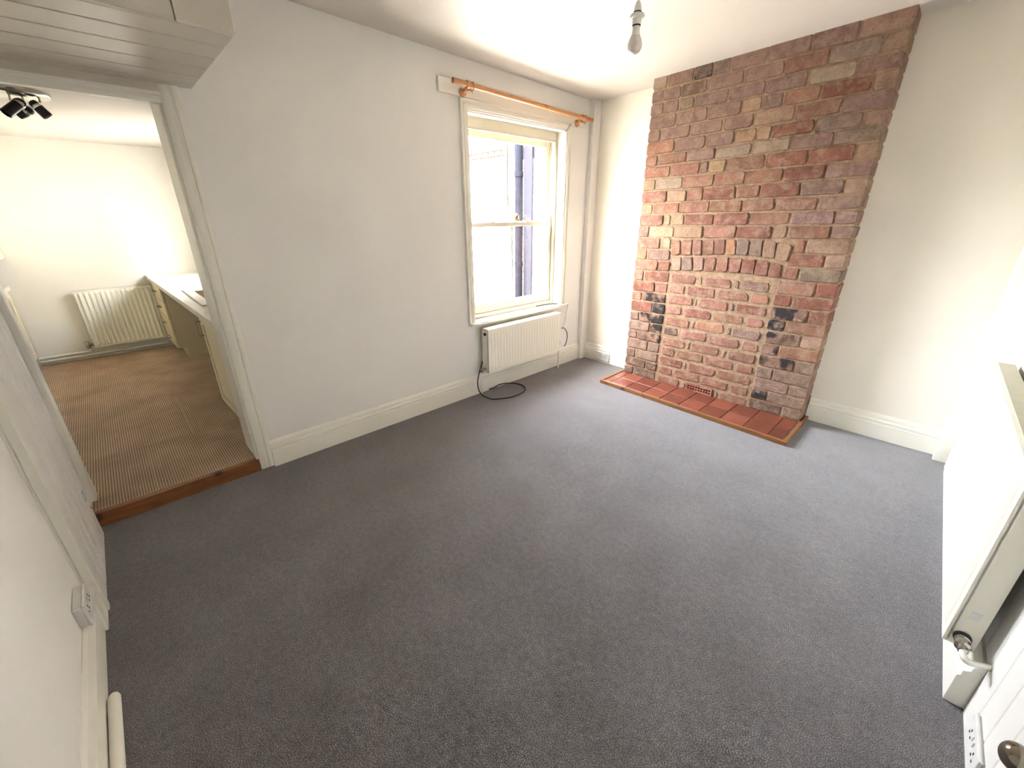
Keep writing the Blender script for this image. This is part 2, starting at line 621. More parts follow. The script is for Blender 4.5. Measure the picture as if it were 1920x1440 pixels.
# boarded panel of the left edge (front wall)
fp = struct(MB().box(-0.24, 0.68, YN, -0.378, 0, 2.0).build('trim_boarded_panel', 'gloss'), 'white vertical boarding at the left side of the doorway')
xs = [0.065, 0.17, 0.28, 0.39, 0.50, 0.612]
for a, bb in zip(xs[:-1], xs[1:]):
    q = MB()
    q.sweep([(0, 0), (0, 0.006), (0.006, 0.010), (0.02, 0.010), (0.026, 0.006), (0.032, 0.010), (bb - a - 0.006, 0.010), (bb - a - 0.0005, 0.006), (bb - a - 0.0005, 0)],
            (a, -0.363, 0.0), (0, 0, 1), (1, 0, 0), (0, 1, 0), 2.0)
    q.box(a, bb - 0.0005, -0.379, -0.363, 0, 2.0)
    q.build('plank', 'board', fp)
MB().box(-0.235, -0.15, -0.379, -0.352, FLK, 1.93).build('stop_bead', 'gloss', fp, bevel=0.003)
MB().box(-0.15, 0.06, -0.379, -0.374, 0.0, 1.93).build('stile', 'board', fp, bevel=0.002)
MB().box(0.64, 0.68, -0.379, -0.345, 0.0, 2.0).build('stile', 'gloss', fp, bevel=0.006)
q = MB().box(0.125, 0.16, -0.353, -0.347, 0.235, 0.285)
q.build('latch_plate', 'plastic_grey', fp, bevel=0.002)
MB().lathe([(0.008, 0), (0.008, 0.006), (0.004, 0.01)], (0.085, -0.354, 0.165), (0, 1, 0), 10).build('screw_hook', 'chrome', fp)

# doorway lining and architrave
dl = MB()
dl.box(-0.24, 0.0, 0.362, 0.385, FLK, DZ)
struct(dl.build('trim_door_lining', 'gloss', bevel=0.002), 'white lining inside the kitchen doorway')
AR = [(0, 0), (0, 0.012), (0.012, 0.016), (0.03, 0.018), (0.036, 0.013), (0.045, 0.014), (0.05, 0.02), (0.068, 0.02), (0.072, 0.015), (0.072, 0)]
ar = MB()
ar.sweep(AR, (0, 0.375, 0.012), (0, 0, 1), (0, 1, 0), (1, 0, 0), 2.0 - 0.012)
struct(ar.build('trim_door_architrave', 'gloss'), 'white moulded architrave right of the kitchen doorway')
ah = MB()
ah.sweep([(0, -0.03), (0, 0.008), (0.012, 0.012), (0.026, 0.012), (0.030, 0.016), (0.042, 0.016), (0.042, -0.03)], (0, -0.345, 1.927), (0, 1, 0), (0, 0, 1), (1, 0, 0), 0.722)
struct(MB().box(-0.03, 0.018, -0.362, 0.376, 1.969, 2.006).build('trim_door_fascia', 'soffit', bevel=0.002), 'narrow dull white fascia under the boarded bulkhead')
struct(ah.build('trim_door_head', 'gloss'), 'white moulded head over the kitchen doorway')
th = MB().hexa([(-0.03, -0.365, 0.0), (0.006, -0.365, 0.0), (0.006, 0.372, 0.0), (-0.03, 0.372, 0.0),
                (-0.03, -0.365, FLK + 0.004), (0.006, -0.365, FLK + 0.004), (0.006, 0.372, FLK + 0.004), (-0.03, 0.372, FLK + 0.004)])
struct(th.build('trim_threshold', 'threshold_wood', bevel=0.003), 'brown stained wooden step edge at the kitchen doorway')

# boarded bulkhead over the doorway
bk = MB()
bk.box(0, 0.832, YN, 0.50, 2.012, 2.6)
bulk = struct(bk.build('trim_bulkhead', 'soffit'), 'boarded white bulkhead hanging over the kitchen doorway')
xs = [0.0, 0.10, 0.235, 0.385, 0.538, 0.693, 0.826]
for a, bb in zip(xs[:-1], xs[1:]):
    wd = bb - a
    q = MB()
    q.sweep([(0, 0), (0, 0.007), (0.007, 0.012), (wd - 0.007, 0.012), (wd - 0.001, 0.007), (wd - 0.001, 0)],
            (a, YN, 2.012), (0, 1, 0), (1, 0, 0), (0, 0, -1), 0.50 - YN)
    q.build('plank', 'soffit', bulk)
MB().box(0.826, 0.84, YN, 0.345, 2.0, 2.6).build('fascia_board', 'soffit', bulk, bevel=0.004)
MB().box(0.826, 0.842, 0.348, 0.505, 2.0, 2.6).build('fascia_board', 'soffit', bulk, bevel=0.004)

# ------------------------------------------------------------------ chimney breast, brick by brick
core = MB()
core.box(XL + 0.005, XR - 0.005, YC + 0.0065, D + 0.05, -0.02, 2.6)
chim = struct(core.build('wall_chimney', 'mortar'), 'exposed red brick chimney breast with a bricked-up arched fireplace')
PAL = {'m': (150, 119, 107), 'p': (168, 112, 88), 'r': (142, 80, 58), 'n': (154, 105, 78), 't': (180, 146, 120),
       'c': (200, 168, 126), 'w': (178, 163, 140), 'g': (138, 122, 102), 'k': (92, 80, 66), 'b': (146, 122, 102),
       'd': (106, 84, 68), 'o': (190, 132, 90), 's': (144, 106, 84)}
rb = random.Random(3)


def brick(quad, front, depth, code, ch=0.006, jit=0.0028, bev=0.0045, name='brick', parent=None, mat=None):
    """quad = 4 (x,z) corners anticlockwise from bottom left seen from the room; octagonal softened face"""
    pts = []
    for i in range(4):
        a, bq, cq = Vector(quad[i - 1]), Vector(quad[i]), Vector(quad[(i + 1) % 4])
        c1 = ch * rb.uniform(0.5, 2.2)
        c2 = ch * rb.uniform(0.5, 2.2)
        pts.append(bq + (a - bq).normalized() * c1)
        pts.append(bq + (cq - bq).normalized() * c2)
    pts = [p + Vector((rb.uniform(-jit, jit), rb.uniform(-jit, jit))) for p in pts]
    cen = sum(pts, Vector((0, 0))) / 8
    v, f = [], []
    for p in pts:
        v.append((p.x, front + depth, p.y))
    for p in pts:
        v.append((p.x, front + bev * 0.9, p.y))
    for p in pts:
        d_ = (cen - p).normalized()
        qd = p + d_ * bev * rb.uniform(0.7, 1.3)
        v.append((qd.x, front + rb.uniform(-0.0012, 0.0012), qd.y))
    for r_ in range(2):
        for k in range(8):
            f.append((r_ * 8 + k, r_ * 8 + (k + 1) % 8, (r_ + 1) * 8 + (k + 1) % 8, (r_ + 1) * 8 + k))
    f.append(tuple(16 + k for k in range(8)))
    m = MB()
    m.v, m.f = v, f
    o = m.build(name, mat or ('soot_brick' if code in 'sk' else 'brick'), parent or chim)
    mean = (152, 112, 95)
    cc = lin(tuple(v * 0.68 + w_ * 0.32 for v, w_ in zip(PAL.get(code, PAL['p']), mean)))
    k_ = rb.uniform(0.80, 0.97)
    o.color = (cc[0] * k_, cc[1] * k_ * rb.uniform(0.96, 1.04), cc[2] * k_ * rb.uniform(0.95, 1.05), 1)
    return o


ZL = [2.47, 2.341, 2.256, 2.171, 2.074, 1.991, 1.898, 1.817, 1.728, 1.635, 1.543, 1.457, 1.366, 1.274, 1.183, 1.09, 1.005, .913, .821, .736, .639, .552, .463, .383, .288, .197, .114, .026]
ZR = [2.50, 2.370, 2.277, 2.193, 2.107, 2.013, 1.930, 1.847, 1.751, 1.662, 1.568, 1.480, 1.392, 1.302, 1.210, 1.122, 1.031, .930, .845, .750, .665, .569, .479, .384, .289, .201, .112, .026]


def bed(k, x):
    t = (x - XL) / (XR - XL)
    return ZL[k] * (1 - t) + ZR[k] * t


ROWS = [
 ([0.76, 0.96, 1.096, 1.213, 1.44, 1.676, 1.906], 'wmkgmmmt'),
 ([0.737, 0.878, 1.07, 1.315, 1.552, 1.788, 2.032], 'mmdmmnwt'),
 ([0.751, 0.875, 0.988, 1.232, 1.464, 1.701, 1.938], 'mmgmmmwm'),
 ([0.866, 1.103, 1.331, 1.458, 1.583, 1.785, 2.034], 'mmmcmnrt'),
 ([0.751, 0.989, 1.224, 1.426, 1.67, 1.909], 'mmmmtnm'),
 ([0.877, 1.116, 1.317, 1.461, 1.551, 1.79, 2.036], 'pmmccrgt'),
 ([0.751, 0.988, 1.201, 1.443, 1.679, 1.911], 'ppmwwmg'),
 ([0.87, 1.106, 1.165, 1.292, 1.546, 1.797, 2.037], 'ppmcnrrt'),
 ([0.752, 0.981, 1.222, 1.439, 1.672, 1.908], 'cwppnrm'),
 ([0.867, 1.028, 1.161, 1.394, 1.552, 1.791, 2.025], 'pcprnrmt'),
 ([0.754, 0.983, 1.218, 1.456, 1.663, 1.911], 'cppnnnm'),
 ([0.862, 0.923, 1.036, 1.268, 1.515, 1.772, 2.023], 'pccrrpmm'),
 ([0.745, 0.968, 1.204, 1.445, 1.682, 1.777, 2.021], 'pccprtnm'),
]
LEFT = [(0.861, 0.953, 'pc'), (0.749, 0.963, 'om'), (0.865, 0.973, 'pr'), (0.74, 0.980, 'pr'), (0.859, 0.978, 'rp'), (0.743, 0.974, 'ps'),
        (0.857, 0.978, 'rk'), (0.74, 0.980, 'bs'), (0.856, 0.976, 'bs'), (0.738, 0.974, 'bs'), (0.86, 0.972, 'bb'), (0.744, 0.972, 'bb'),
        (0.861, 0.974, 'dd'), (0.743, 0.972, 'dd')]
RIGHT = [(1.835, 1.901, 'pt'), (1.822, 2.029, 'rt'), (1.804, 1.902, 'rg'), (1.786, 2.022, 'nr'), (1.785, 1.899, 'rr'), (1.78, 2.018, 'sr'),
         (1.781, 1.898, 'kn'), (1.781, 2.014, 'st'), (1.777, 1.893, 'sn'), (1.777, 2.016, 'sb'), (1.775, 1.893, 'bb'), (1.775, 2.019, 'bb'),
         (1.777, 1.891, 'kb'), (1.775, 2.008, 'db')]
INFILL = [
 ([1.214, 1.265, 1.496, 1.545, 1.756], 'ptptmt'), ([1.137, 1.38, 1.627], 'prpp'), ([1.216, 1.247, 1.494, 1.535], 'ptptr'),
 ([1.136, 1.383, 1.63], 'prnp'), ([1.219, 1.258, 1.501, 1.546], 'ptotm'), ([1.13, 1.377, 1.634], 'dpnp'),
 ([1.213, 1.245, 1.497, 1.541], 'ptptn'), ([1.131, 1.381, 1.621], 'pnpp'), ([1.213, 1.243, 1.494], 'rtpn'),
 ([1.134, 1.376, 1.612], 'rnpn'), ([1.209, 1.262, 1.498, 1.539], 'ptVtn')]
INF_Z = [0.963, 0.876, 0.788, 0.696, 0.602, 0.510, 0.418, 0.328, 0.236, 0.145, 0.058]
UPPER = [
  [(0.974, 1.146), (1.04, 1.149), (1.029, 1.263), (0.962, 1.26)], [(1.054, 1.15), (1.138, 1.155), (1.127, 1.269), (1.039, 1.266)],
  [(1.146, 1.157), (1.219, 1.161), (1.204, 1.273), (1.135, 1.271)], [(1.228, 1.161), (1.308, 1.167), (1.295, 1.277), (1.213, 1.274)],
  [(1.316, 1.168), (1.391, 1.173), (1.380, 1.281), (1.304, 1.278)], [(1.398, 1.173), (1.467, 1.177), (1.455, 1.284), (1.387, 1.282)],
  [(1.475, 1.176), (1.553, 1.176), (1.546, 1.285), (1.463, 1.284)], [(1.563, 1.173), (1.643, 1.173), (1.638, 1.285), (1.556, 1.285)],
  [(1.651, 1.169), (1.729, 1.166), (1.724, 1.281), (1.647, 1.284)], [(1.737, 1.163), (1.814, 1.15), (1.823, 1.261), (1.734, 1.272)]]
LOWER = [
  [(0.992, 1.022), (1.069, 1.028), (1.055, 1.135), (0.982, 1.130)], [(1.08, 1.029), (1.161, 1.036), (1.148, 1.142), (1.065, 1.138)],
  [(1.170, 1.036), (1.250, 1.043), (1.240, 1.148), (1.157, 1.144)], [(1.259, 1.042), (1.338, 1.047), (1.336, 1.153), (1.248, 1.149)],
  [(1.347, 1.046), (1.431, 1.048), (1.428, 1.154), (1.346, 1.153)], [(1.440, 1.046), (1.525, 1.05), (1.524, 1.154), (1.436, 1.154)],
  [(1.533, 1.049), (1.616, 1.048), (1.618, 1.152), (1.531, 1.153)], [(1.623, 1.046), (1.706, 1.041), (1.708, 1.146), (1.625, 1.150)],
  [(1.714, 1.041), (1.792, 1.036), (1.785, 1.130), (1.716, 1.142)]]
JT = 0.006


def course_brick(k, x0, x1, code, first=False, last=False):
    zt0, zt1, zb0, zb1 = bed(k - 1, x0), bed(k - 1, x1), bed(k, x0), bed(k, x1)
    a = x0 + (0 if first else JT)
    e = x1 - (0 if last else JT)
    hz = 0.0065
    z0l, z0r = zb0 + hz, zb1 + hz
    depth = 0.035
    if last:
        depth = 0.105 if (x1 - x0) > 0.16 else 0.185
    if first:
        depth = 0.18
    return brick([(a, z0l), (e, z0r), (e, zt1 - hz), (a, zt0 - hz)], YC + rb.uniform(-0.003, 0.002), depth, code)


for k, (js, cs) in enumerate(ROWS, 1):
    e = [XL] + js + [XR]
    for i in range(len(e) - 1):
        course_brick(k, e[i], e[i + 1], cs[i], i == 0, i == len(e) - 2)
for i, (j, e, cs) in enumerate(LEFT):
    course_brick(14 + i, XL, j, cs[0], True)
    course_brick(14 + i, j, e, cs[1])
for i, (s, j, cs) in enumerate(RIGHT):
    k = 14 + i
    if k <= 16:      # cut to the slope of the arch
        zb, zt = bed(k, s) + 0.0065, bed(k - 1, s) - 0.0065
        sl = 0.22
        zm = (zb + zt) / 2
        brick([(s + JT + (zb - zm) * sl, zb), (j - JT, bed(k, j) + 0.0065), (j - JT, bed(k - 1, j) - 0.0065), (s + JT + (zt - zm) * sl, zt)],
              YC + rb.uniform(-0.003, 0.002), 0.035, cs[0])
    else:
        course_brick(k, s, j, cs[0])
    course_brick(k, j, XR, cs[1], False, True)
# short closers on the visible right-hand return
for k in range(1, 28):
    if k <= 13:
        wl = XR - ROWS[k - 1][0][-1]
    else:
        wl = XR - RIGHT[k - 14][1]
    if wl > 0.16:
        z0, z1 = bed(k, XR) + 0.0065, bed(k - 1, XR) - 0.0065
        m = MB()
        j_ = rb.uniform(-0.002, 0.002)
        m.box(XR - 0.05, XR + j_, YC + 0.118, D + 0.02, z0, z1)
        o = m.build('brick', 'brick', chim, bevel=0.004, seg=1)
        cc = lin(PAL[rb.choice('mtbtm' if k < 20 else 'bbdb')])
        o.color = (*cc, 1)
for qd, cd in zip(UPPER, 'pnpnnogbtt'):
    brick(qd, YC + rb.uniform(-0.004, 0.0), 0.035, cd, ch=0.007)
for qd, cd in zip(LOWER, 'tbtppprrr'):
    brick(qd, YC + rb.uniform(-0.004, 0.0), 0.035, cd, ch=0.008)
for (js, cs), zc in zip(INFILL, INF_Z):
    e = [0.984] + js + [1.768]
    for i in range(len(e) - 1):
        a, bb = e[i] + 0.010, e[i + 1] - 0.010
        if e[i + 1] - e[i] < 0.07:
            a, bb = e[i] + 0.007, e[i + 1] - 0.007
        if bb - a < 0.012:
            continue
        if cs[i] == 'V':
            continue
        h = 0.034
        sk_ = rb.uniform(-0.002, 0.002)
        brick([(a, zc - h), (bb, zc - h + sk_), (bb, zc + h + sk_), (a, zc + h)], YC + rb.uniform(0.0, 0.003), 0.035, cs[i], ch=0.009, bev=0.009)
# terracotta air brick in the bottom row of the infill
vx0, vx1, vz0, vz1 = 1.270, 1.492, 0.030, 0.090
MB().box(vx0, vx1, YC + 0.003, YC + 0.012, vz0, vz1).build('air_brick_back', 'dark', chim)
va = MB()
nv = 9
stepx = (vx1 - vx0 - 0.02) / nv
for r_ in range(3):
    z = vz0 + [0, 0.0255, 0.047][r_]
    h_ = [0.012, 0.008, 0.013][r_]
    va.box(vx0, vx1, YC - 0.006, YC + 0.006, z, z + h_)
for k in range(nv + 1):
    x = vx0 + 0.01 + k * stepx
    a, bb = (vx0, x + 0.003) if k == 0 else ((x - 0.003, vx1) if k == nv else (x - 0.0038, x + 0.0038))
    va.box(a, bb, YC - 0.005, YC + 0.006, vz0 + 0.005, vz1 - 0.005)
o = va.build('air_brick', 'brick', chim)
o.color = (*lin((150, 76, 58)), 1)
o['label'] = 'terracotta air brick with two rows of square holes'

# ------------------------------------------------------------------ hearth
hearth = tag(empty('hearth', (1.39, 3.24, 0)), 'low red quarry tile hearth with brown wooden edging below the bricks', 'hearth')


def hy(x):
    return 3.075 - 0.041 * (x - 0.627)


def hpart(m, name, mat, **kw):
    o = m.build(name, mat, None, **kw)
    o.parent = hearth
    o.matrix_parent_inverse = Matrix.Translation(-hearth.location)
    return o


m = MB()
m.hexa([(0.63, hy(0.63) + 0.01, 0), (2.145, hy(2.145) + 0.01, 0), (2.145, YC + 0.02, 0), (0.63, YC + 0.02, 0),
        (0.63, hy(0.63) + 0.01, 0.024), (2.145, hy(2.145) + 0.01, 0.024), (2.145, YC + 0.02, 0.024), (0.63, YC + 0.02, 0.024)])
hpart(m, 'bed', 'mortar')
cols = [0.645, 0.712, 0.878, 1.044, 1.21, 1.376, 1.542, 1.708, 1.874, 2.04, 2.132]
for a, bb in zip(cols[:-1], cols[1:]):
    for r_ in range(2):
        def ey(x, s):
            y0, y1 = hy(x) + 0.024, YC - 0.002
            return y0 + (y1 - y0) * s
        s0, s1 = (0.0, 0.5) if r_ == 0 else (0.5, 1.0)
        a1, b1, g = a + 0.002, bb - 0.002, 0.002
        zt = 0.031 + random.uniform(-0.0006, 0.0006)
        m = MB()
        m.hexa([(a1, ey(a1, s0) + g, 0.015), (b1, ey(b1, s0) + g, 0.015), (b1, ey(b1, s1) - g, 0.015), (a1, ey(a1, s1) - g, 0.015),
                (a1, ey(a1, s0) + g, zt), (b1, ey(b1, s0) + g, zt), (b1, ey(b1, s1) - g, zt), (a1, ey(a1, s1) - g, zt)])
        hpart(m, 'tile', 'tile', bevel=0.002, seg=1)
m = MB()
m.hexa([(0.61, hy(0.61), 0), (2.165, hy(2.165), 0), (2.165, hy(2.165) + 0.022, 0), (0.61, hy(0.61) + 0.022, 0),
        (0.61, hy(0.61), 0.032), (2.165, hy(2.165), 0.032), (2.165, hy(2.165) + 0.022, 0.032), (0.61, hy(0.61) + 0.022, 0.032)])
hpart(m, 'edging_strip', 'hearth_wood', bevel=0.003)
m = MB().box(0.61, 0.632, hy(0.62) + 0.022, YC + 0.03, 0, 0.034)
hpart(m, 'edging_strip', 'hearth_wood', bevel=0.003)
m = MB().box(2.143, 2.165, hy(2.15) + 0.022, 3.575, 0, 0.032)
hpart(m, 'edging_strip', 'hearth_wood', bevel=0.003)

# ------------------------------------------------------------------ sash window
win = struct(empty('window_1', (0, 2.635, 0.63)), 'white sash window with two panes in each sash')


def wp(m, name, mat, parent=None, **kw):
    o = m.build(name, mat, None, **kw)
    o.parent = parent or win
    if parent is None:
        o.matrix_parent_inverse = Matrix.Translation(-win.location)
    return o


FY0, FY1 = 2.125, 3.147       # between the box frames
m = MB()
m.box(-0.21, -0.08, WY0, FY0, WZ0, WZ1).box(-0.21, -0.08, FY1, WY1, WZ0, WZ1)
m.box(-0.21, -0.08, FY0, FY1, 2.06, WZ1)
m.hexa([(-0.24, FY0, WZ0), (-0.085, FY0, WZ0), (-0.085, FY1, WZ0), (-0.24, FY1, WZ0), (-0.24, FY0, 0.66), (-0.085, FY0, 0.675), (-0.085, FY1, 0.675), (-0.24, FY1, 0.66)])
frame = wp(m, 'frame', 'sash', bevel=0.002)
m = MB()
m.box(-0.094, -0.078, FY0, FY0 + 0.016, 0.66, 2.06).box(-0.094, -0.078, FY1 - 0.016, FY1, 0.66, 2.06).box(-0.094, -0.078, FY0, FY1, 2.044, 2.06)
wp(m, 'staff_bead', 'sash', bevel=0.003)
m = MB()
m.box(-0.147, -0.139, FY0, FY0 + 0.012, 0.66, 2.06).box(-0.147, -0.139, FY1 - 0.012, FY1, 0.66, 2.06)
wp(m, 'parting_bead', 'sash')


def sash(name, x0, x1, z0, z1, bot, top, stile=0.05):
    y0, y1 = FY0 + 0.004, FY1 - 0.004
    m = MB()
    m.box(x0, x1, y0, y0 + stile, z0, z1).box(x0, x1, y1 - stile, y1, z0, z1)
    m.box(x0, x1, y0 + stile, y1 - stile, z0, z0 + bot).box(x0, x1, y0 + stile, y1 - stile, z1 - top, z1)
    s = wp(m, name, 'sash', bevel=0.003)
    yc = 2.632
    g = MB().box(x0 + 0.006, x1 - 0.006, yc - 0.011, yc + 0.011, z0 + bot, z1 - top).build('glazing_bar', 'sash', None, bevel=0.004)
    g.parent = s
    for (a, bb) in ((y0 + stile - 0.004, yc - 0.003), (yc + 0.003, y1 - stile + 0.004)):
        p = MB().box((x0 + x1) / 2 - 0.002, (x0 + x1) / 2 + 0.002, a, bb, z0 + bot - 0.004, z1 - top + 0.004).build('pane', 'glass', None)
        p.parent = s
    return s, y0, y1


up, sy0, sy1 = sash('upper_sash', -0.185, -0.149, 1.372, 2.06, 0.038, 0.05)
lo, _, _ = sash('lower_sash', -0.136, -0.098, 0.672, 1.404, 0.075, 0.034)
# horns hanging on the lower sash stiles, and the fittings on its meeting rail
for yy, s in ((sy0, 1), (sy1, -1)):
    m = MB()
    pr = [(0, 0), (0.05, 0), (0.05, 0.012), (0.036, 0.02), (0.03, 0.034), (0.04, 0.05), (0.03, 0.062), (0, 0.062)]
    m.sweep([(u * s, v) for u, v in pr], (-0.132, yy, 1.404), (1, 0, 0), (0, 1, 0), (0, 0, 1), 0.03)
    m.build('sash_horn', 'sash', lo, bevel=0.002)
MB().lathe([(0.016, 0), (0.012, 0.006), (0.008, 0.012), (0.012, 0.02), (0.022, 0.034), (0.025, 0.046), (0.021, 0.058), (0.011, 0.067), (0.003, 0.072)],
           (-0.117, 2.688, 1.404), (0, 0, 1), 16).build('acorn_knob', 'knob_wood', lo, smooth=True)
m = MB()
m.box(-0.13, -0.10, 2.80, 2.86, 1.404, 1.409).tube(catmull([(-0.117, 2.83, 1.405), (-0.117, 2.83, 1.43), (-0.117, 2.815, 1.44), (-0.117, 2.812, 1.458)], 4), 0.006, 8)
m.tube([(-0.117, 2.845, 1.406), (-0.117, 2.850, 1.43)], 0.005, 8)
m.build('sash_fastener', 'brass', lo, smooth=True)
m = MB()
m.box(-0.13, -0.10, 2.40, 2.45, 1.404, 1.408).tube(catmull([(-0.117, 2.435, 1.405), (-0.117, 2.418, 1.42), (-0.117, 2.414, 1.44), (-0.117, 2.41, 1.46)], 4), 0.0045, 8)
m.build('sash_hook', 'brass', lo, smooth=True)
# inner linings of the reveal, window board and architrave
m = MB()
m.box(-0.08, 0.0, WY0 - 0.001, WY0 + 0.004, WZ0, WZ1).box(-0.08, 0.0, WY1 - 0.004, WY1 + 0.001, WZ0, WZ1).box(-0.08, 0.0, WY0, WY1, WZ1 - 0.004, WZ1 + 0.001)
wp(m, 'reveal_lining', 'gloss')
m = MB().box(-0.085, 0.035, 2.045, 3.285, 0.615, 0.637)
wp(m, 'window_board', 'gloss', bevel=0.006, seg=3)
AW = [(0, 0), (0, 0.012), (0.01, 0.012), (0.014, 0.018), (0.034, 0.018), (0.038, 0.013), (0.044, 0.013), (0.052, 0.022), (0.064, 0.022), (0.066, 0)]
a_ = MB()
a_.sweep(AW, (0, WY0 - 0.0, 0.637), (0, 0, 1), (0, -1, 0), (1, 0, 0), WZ1 - 0.637 + 0.008, 0, 1)
a_.sweep(AW, (0, WY1 + 0.0, 0.637), (0, 0, 1), (0, 1, 0), (1, 0, 0), WZ1 - 0.637 - 0.012, 0, 1)
a_.sweep(AW, (0, WY0, WZ1 + 0.006), (0, 1, 0), (0, 0, 1), (1, 0, 0), WY1 - WY0, -1, 1)
struct(a_.build('trim_window_architrave', 'gloss'), 'white moulded architrave round the sash window')
pb = MB().hexa([(0, 1.862, 2.207), (0.024, 1.862, 2.207), (0.024, 3.425, 2.178), (0, 3.425, 2.178),
                (0, 1.862, 2.292), (0.024, 1.862, 2.292), (0.024, 3.425, 2.277), (0, 3.425, 2.277)])
struct(pb.build('trim_pelmet_board', 'gloss', bevel=0.003), 'white board above the window carrying the curtain pole')

# ------------------------------------------------------------------ curtain pole
pole = tag(empty('curtain_pole', (0.09, 2.67, 2.24)), 'pale wooden curtain pole on two brackets above the sash window', 'curtain pole')


def pz(y):
    return 2.262 - 0.0265 * (y - 1.928)


def pp_(m, name, mat, **kw):
    o = m.build(name, mat, None, **kw)
    o.parent = pole
    o.matrix_parent_inverse = Matrix.Translation(-pole.location)
    return o


pp_(MB().tube([(0.09, 1.928, pz(1.928)), (0.09, 2.67, pz(2.67)), (0.09, 3.423, pz(3.423))], 0.0165, 18), 'pole', 'pole_wood', smooth=True)
for y in (2.05, 3.285):
    z = pz(y)
    m = MB().lathe([(0.028, 0), (0.028, 0.012), (0.02, 0.018), (0.013, 0.024), (0.013, 0.05), (0.018, 0.062)], (0.022, y, z - 0.035), (1, 0, 0.25), 18)
    pp_(m, 'bracket', 'pole_wood', smooth=True)
    m = MB().lathe([(0.017, -0.012), (0.023, -0.012), (0.023, 0.012), (0.017, 0.012)], (0.09, y, z), (0, 1, 0), 20)
    pp_(m, 'bracket_cup', 'pole_wood', smooth=True)
for y in (2.085, 3.32):
    z = pz(y)
    ring = [(0.09 + 0.024 * math.cos(t), y, z - 0.006 + 0.024 * math.sin(t)) for t in [2 * math.pi * k / 20 for k in range(21)]]
    pp_(MB().tube(ring, 0.0045, 8, False), 'ring', 'pole_wood', smooth=True)
    pp_(MB().tube([(0.09, y, z - 0.03), (0.09, y, z - 0.045)], 0.0015, 6), 'ring_eye', 'brass')

# ------------------------------------------------------------------ radiators


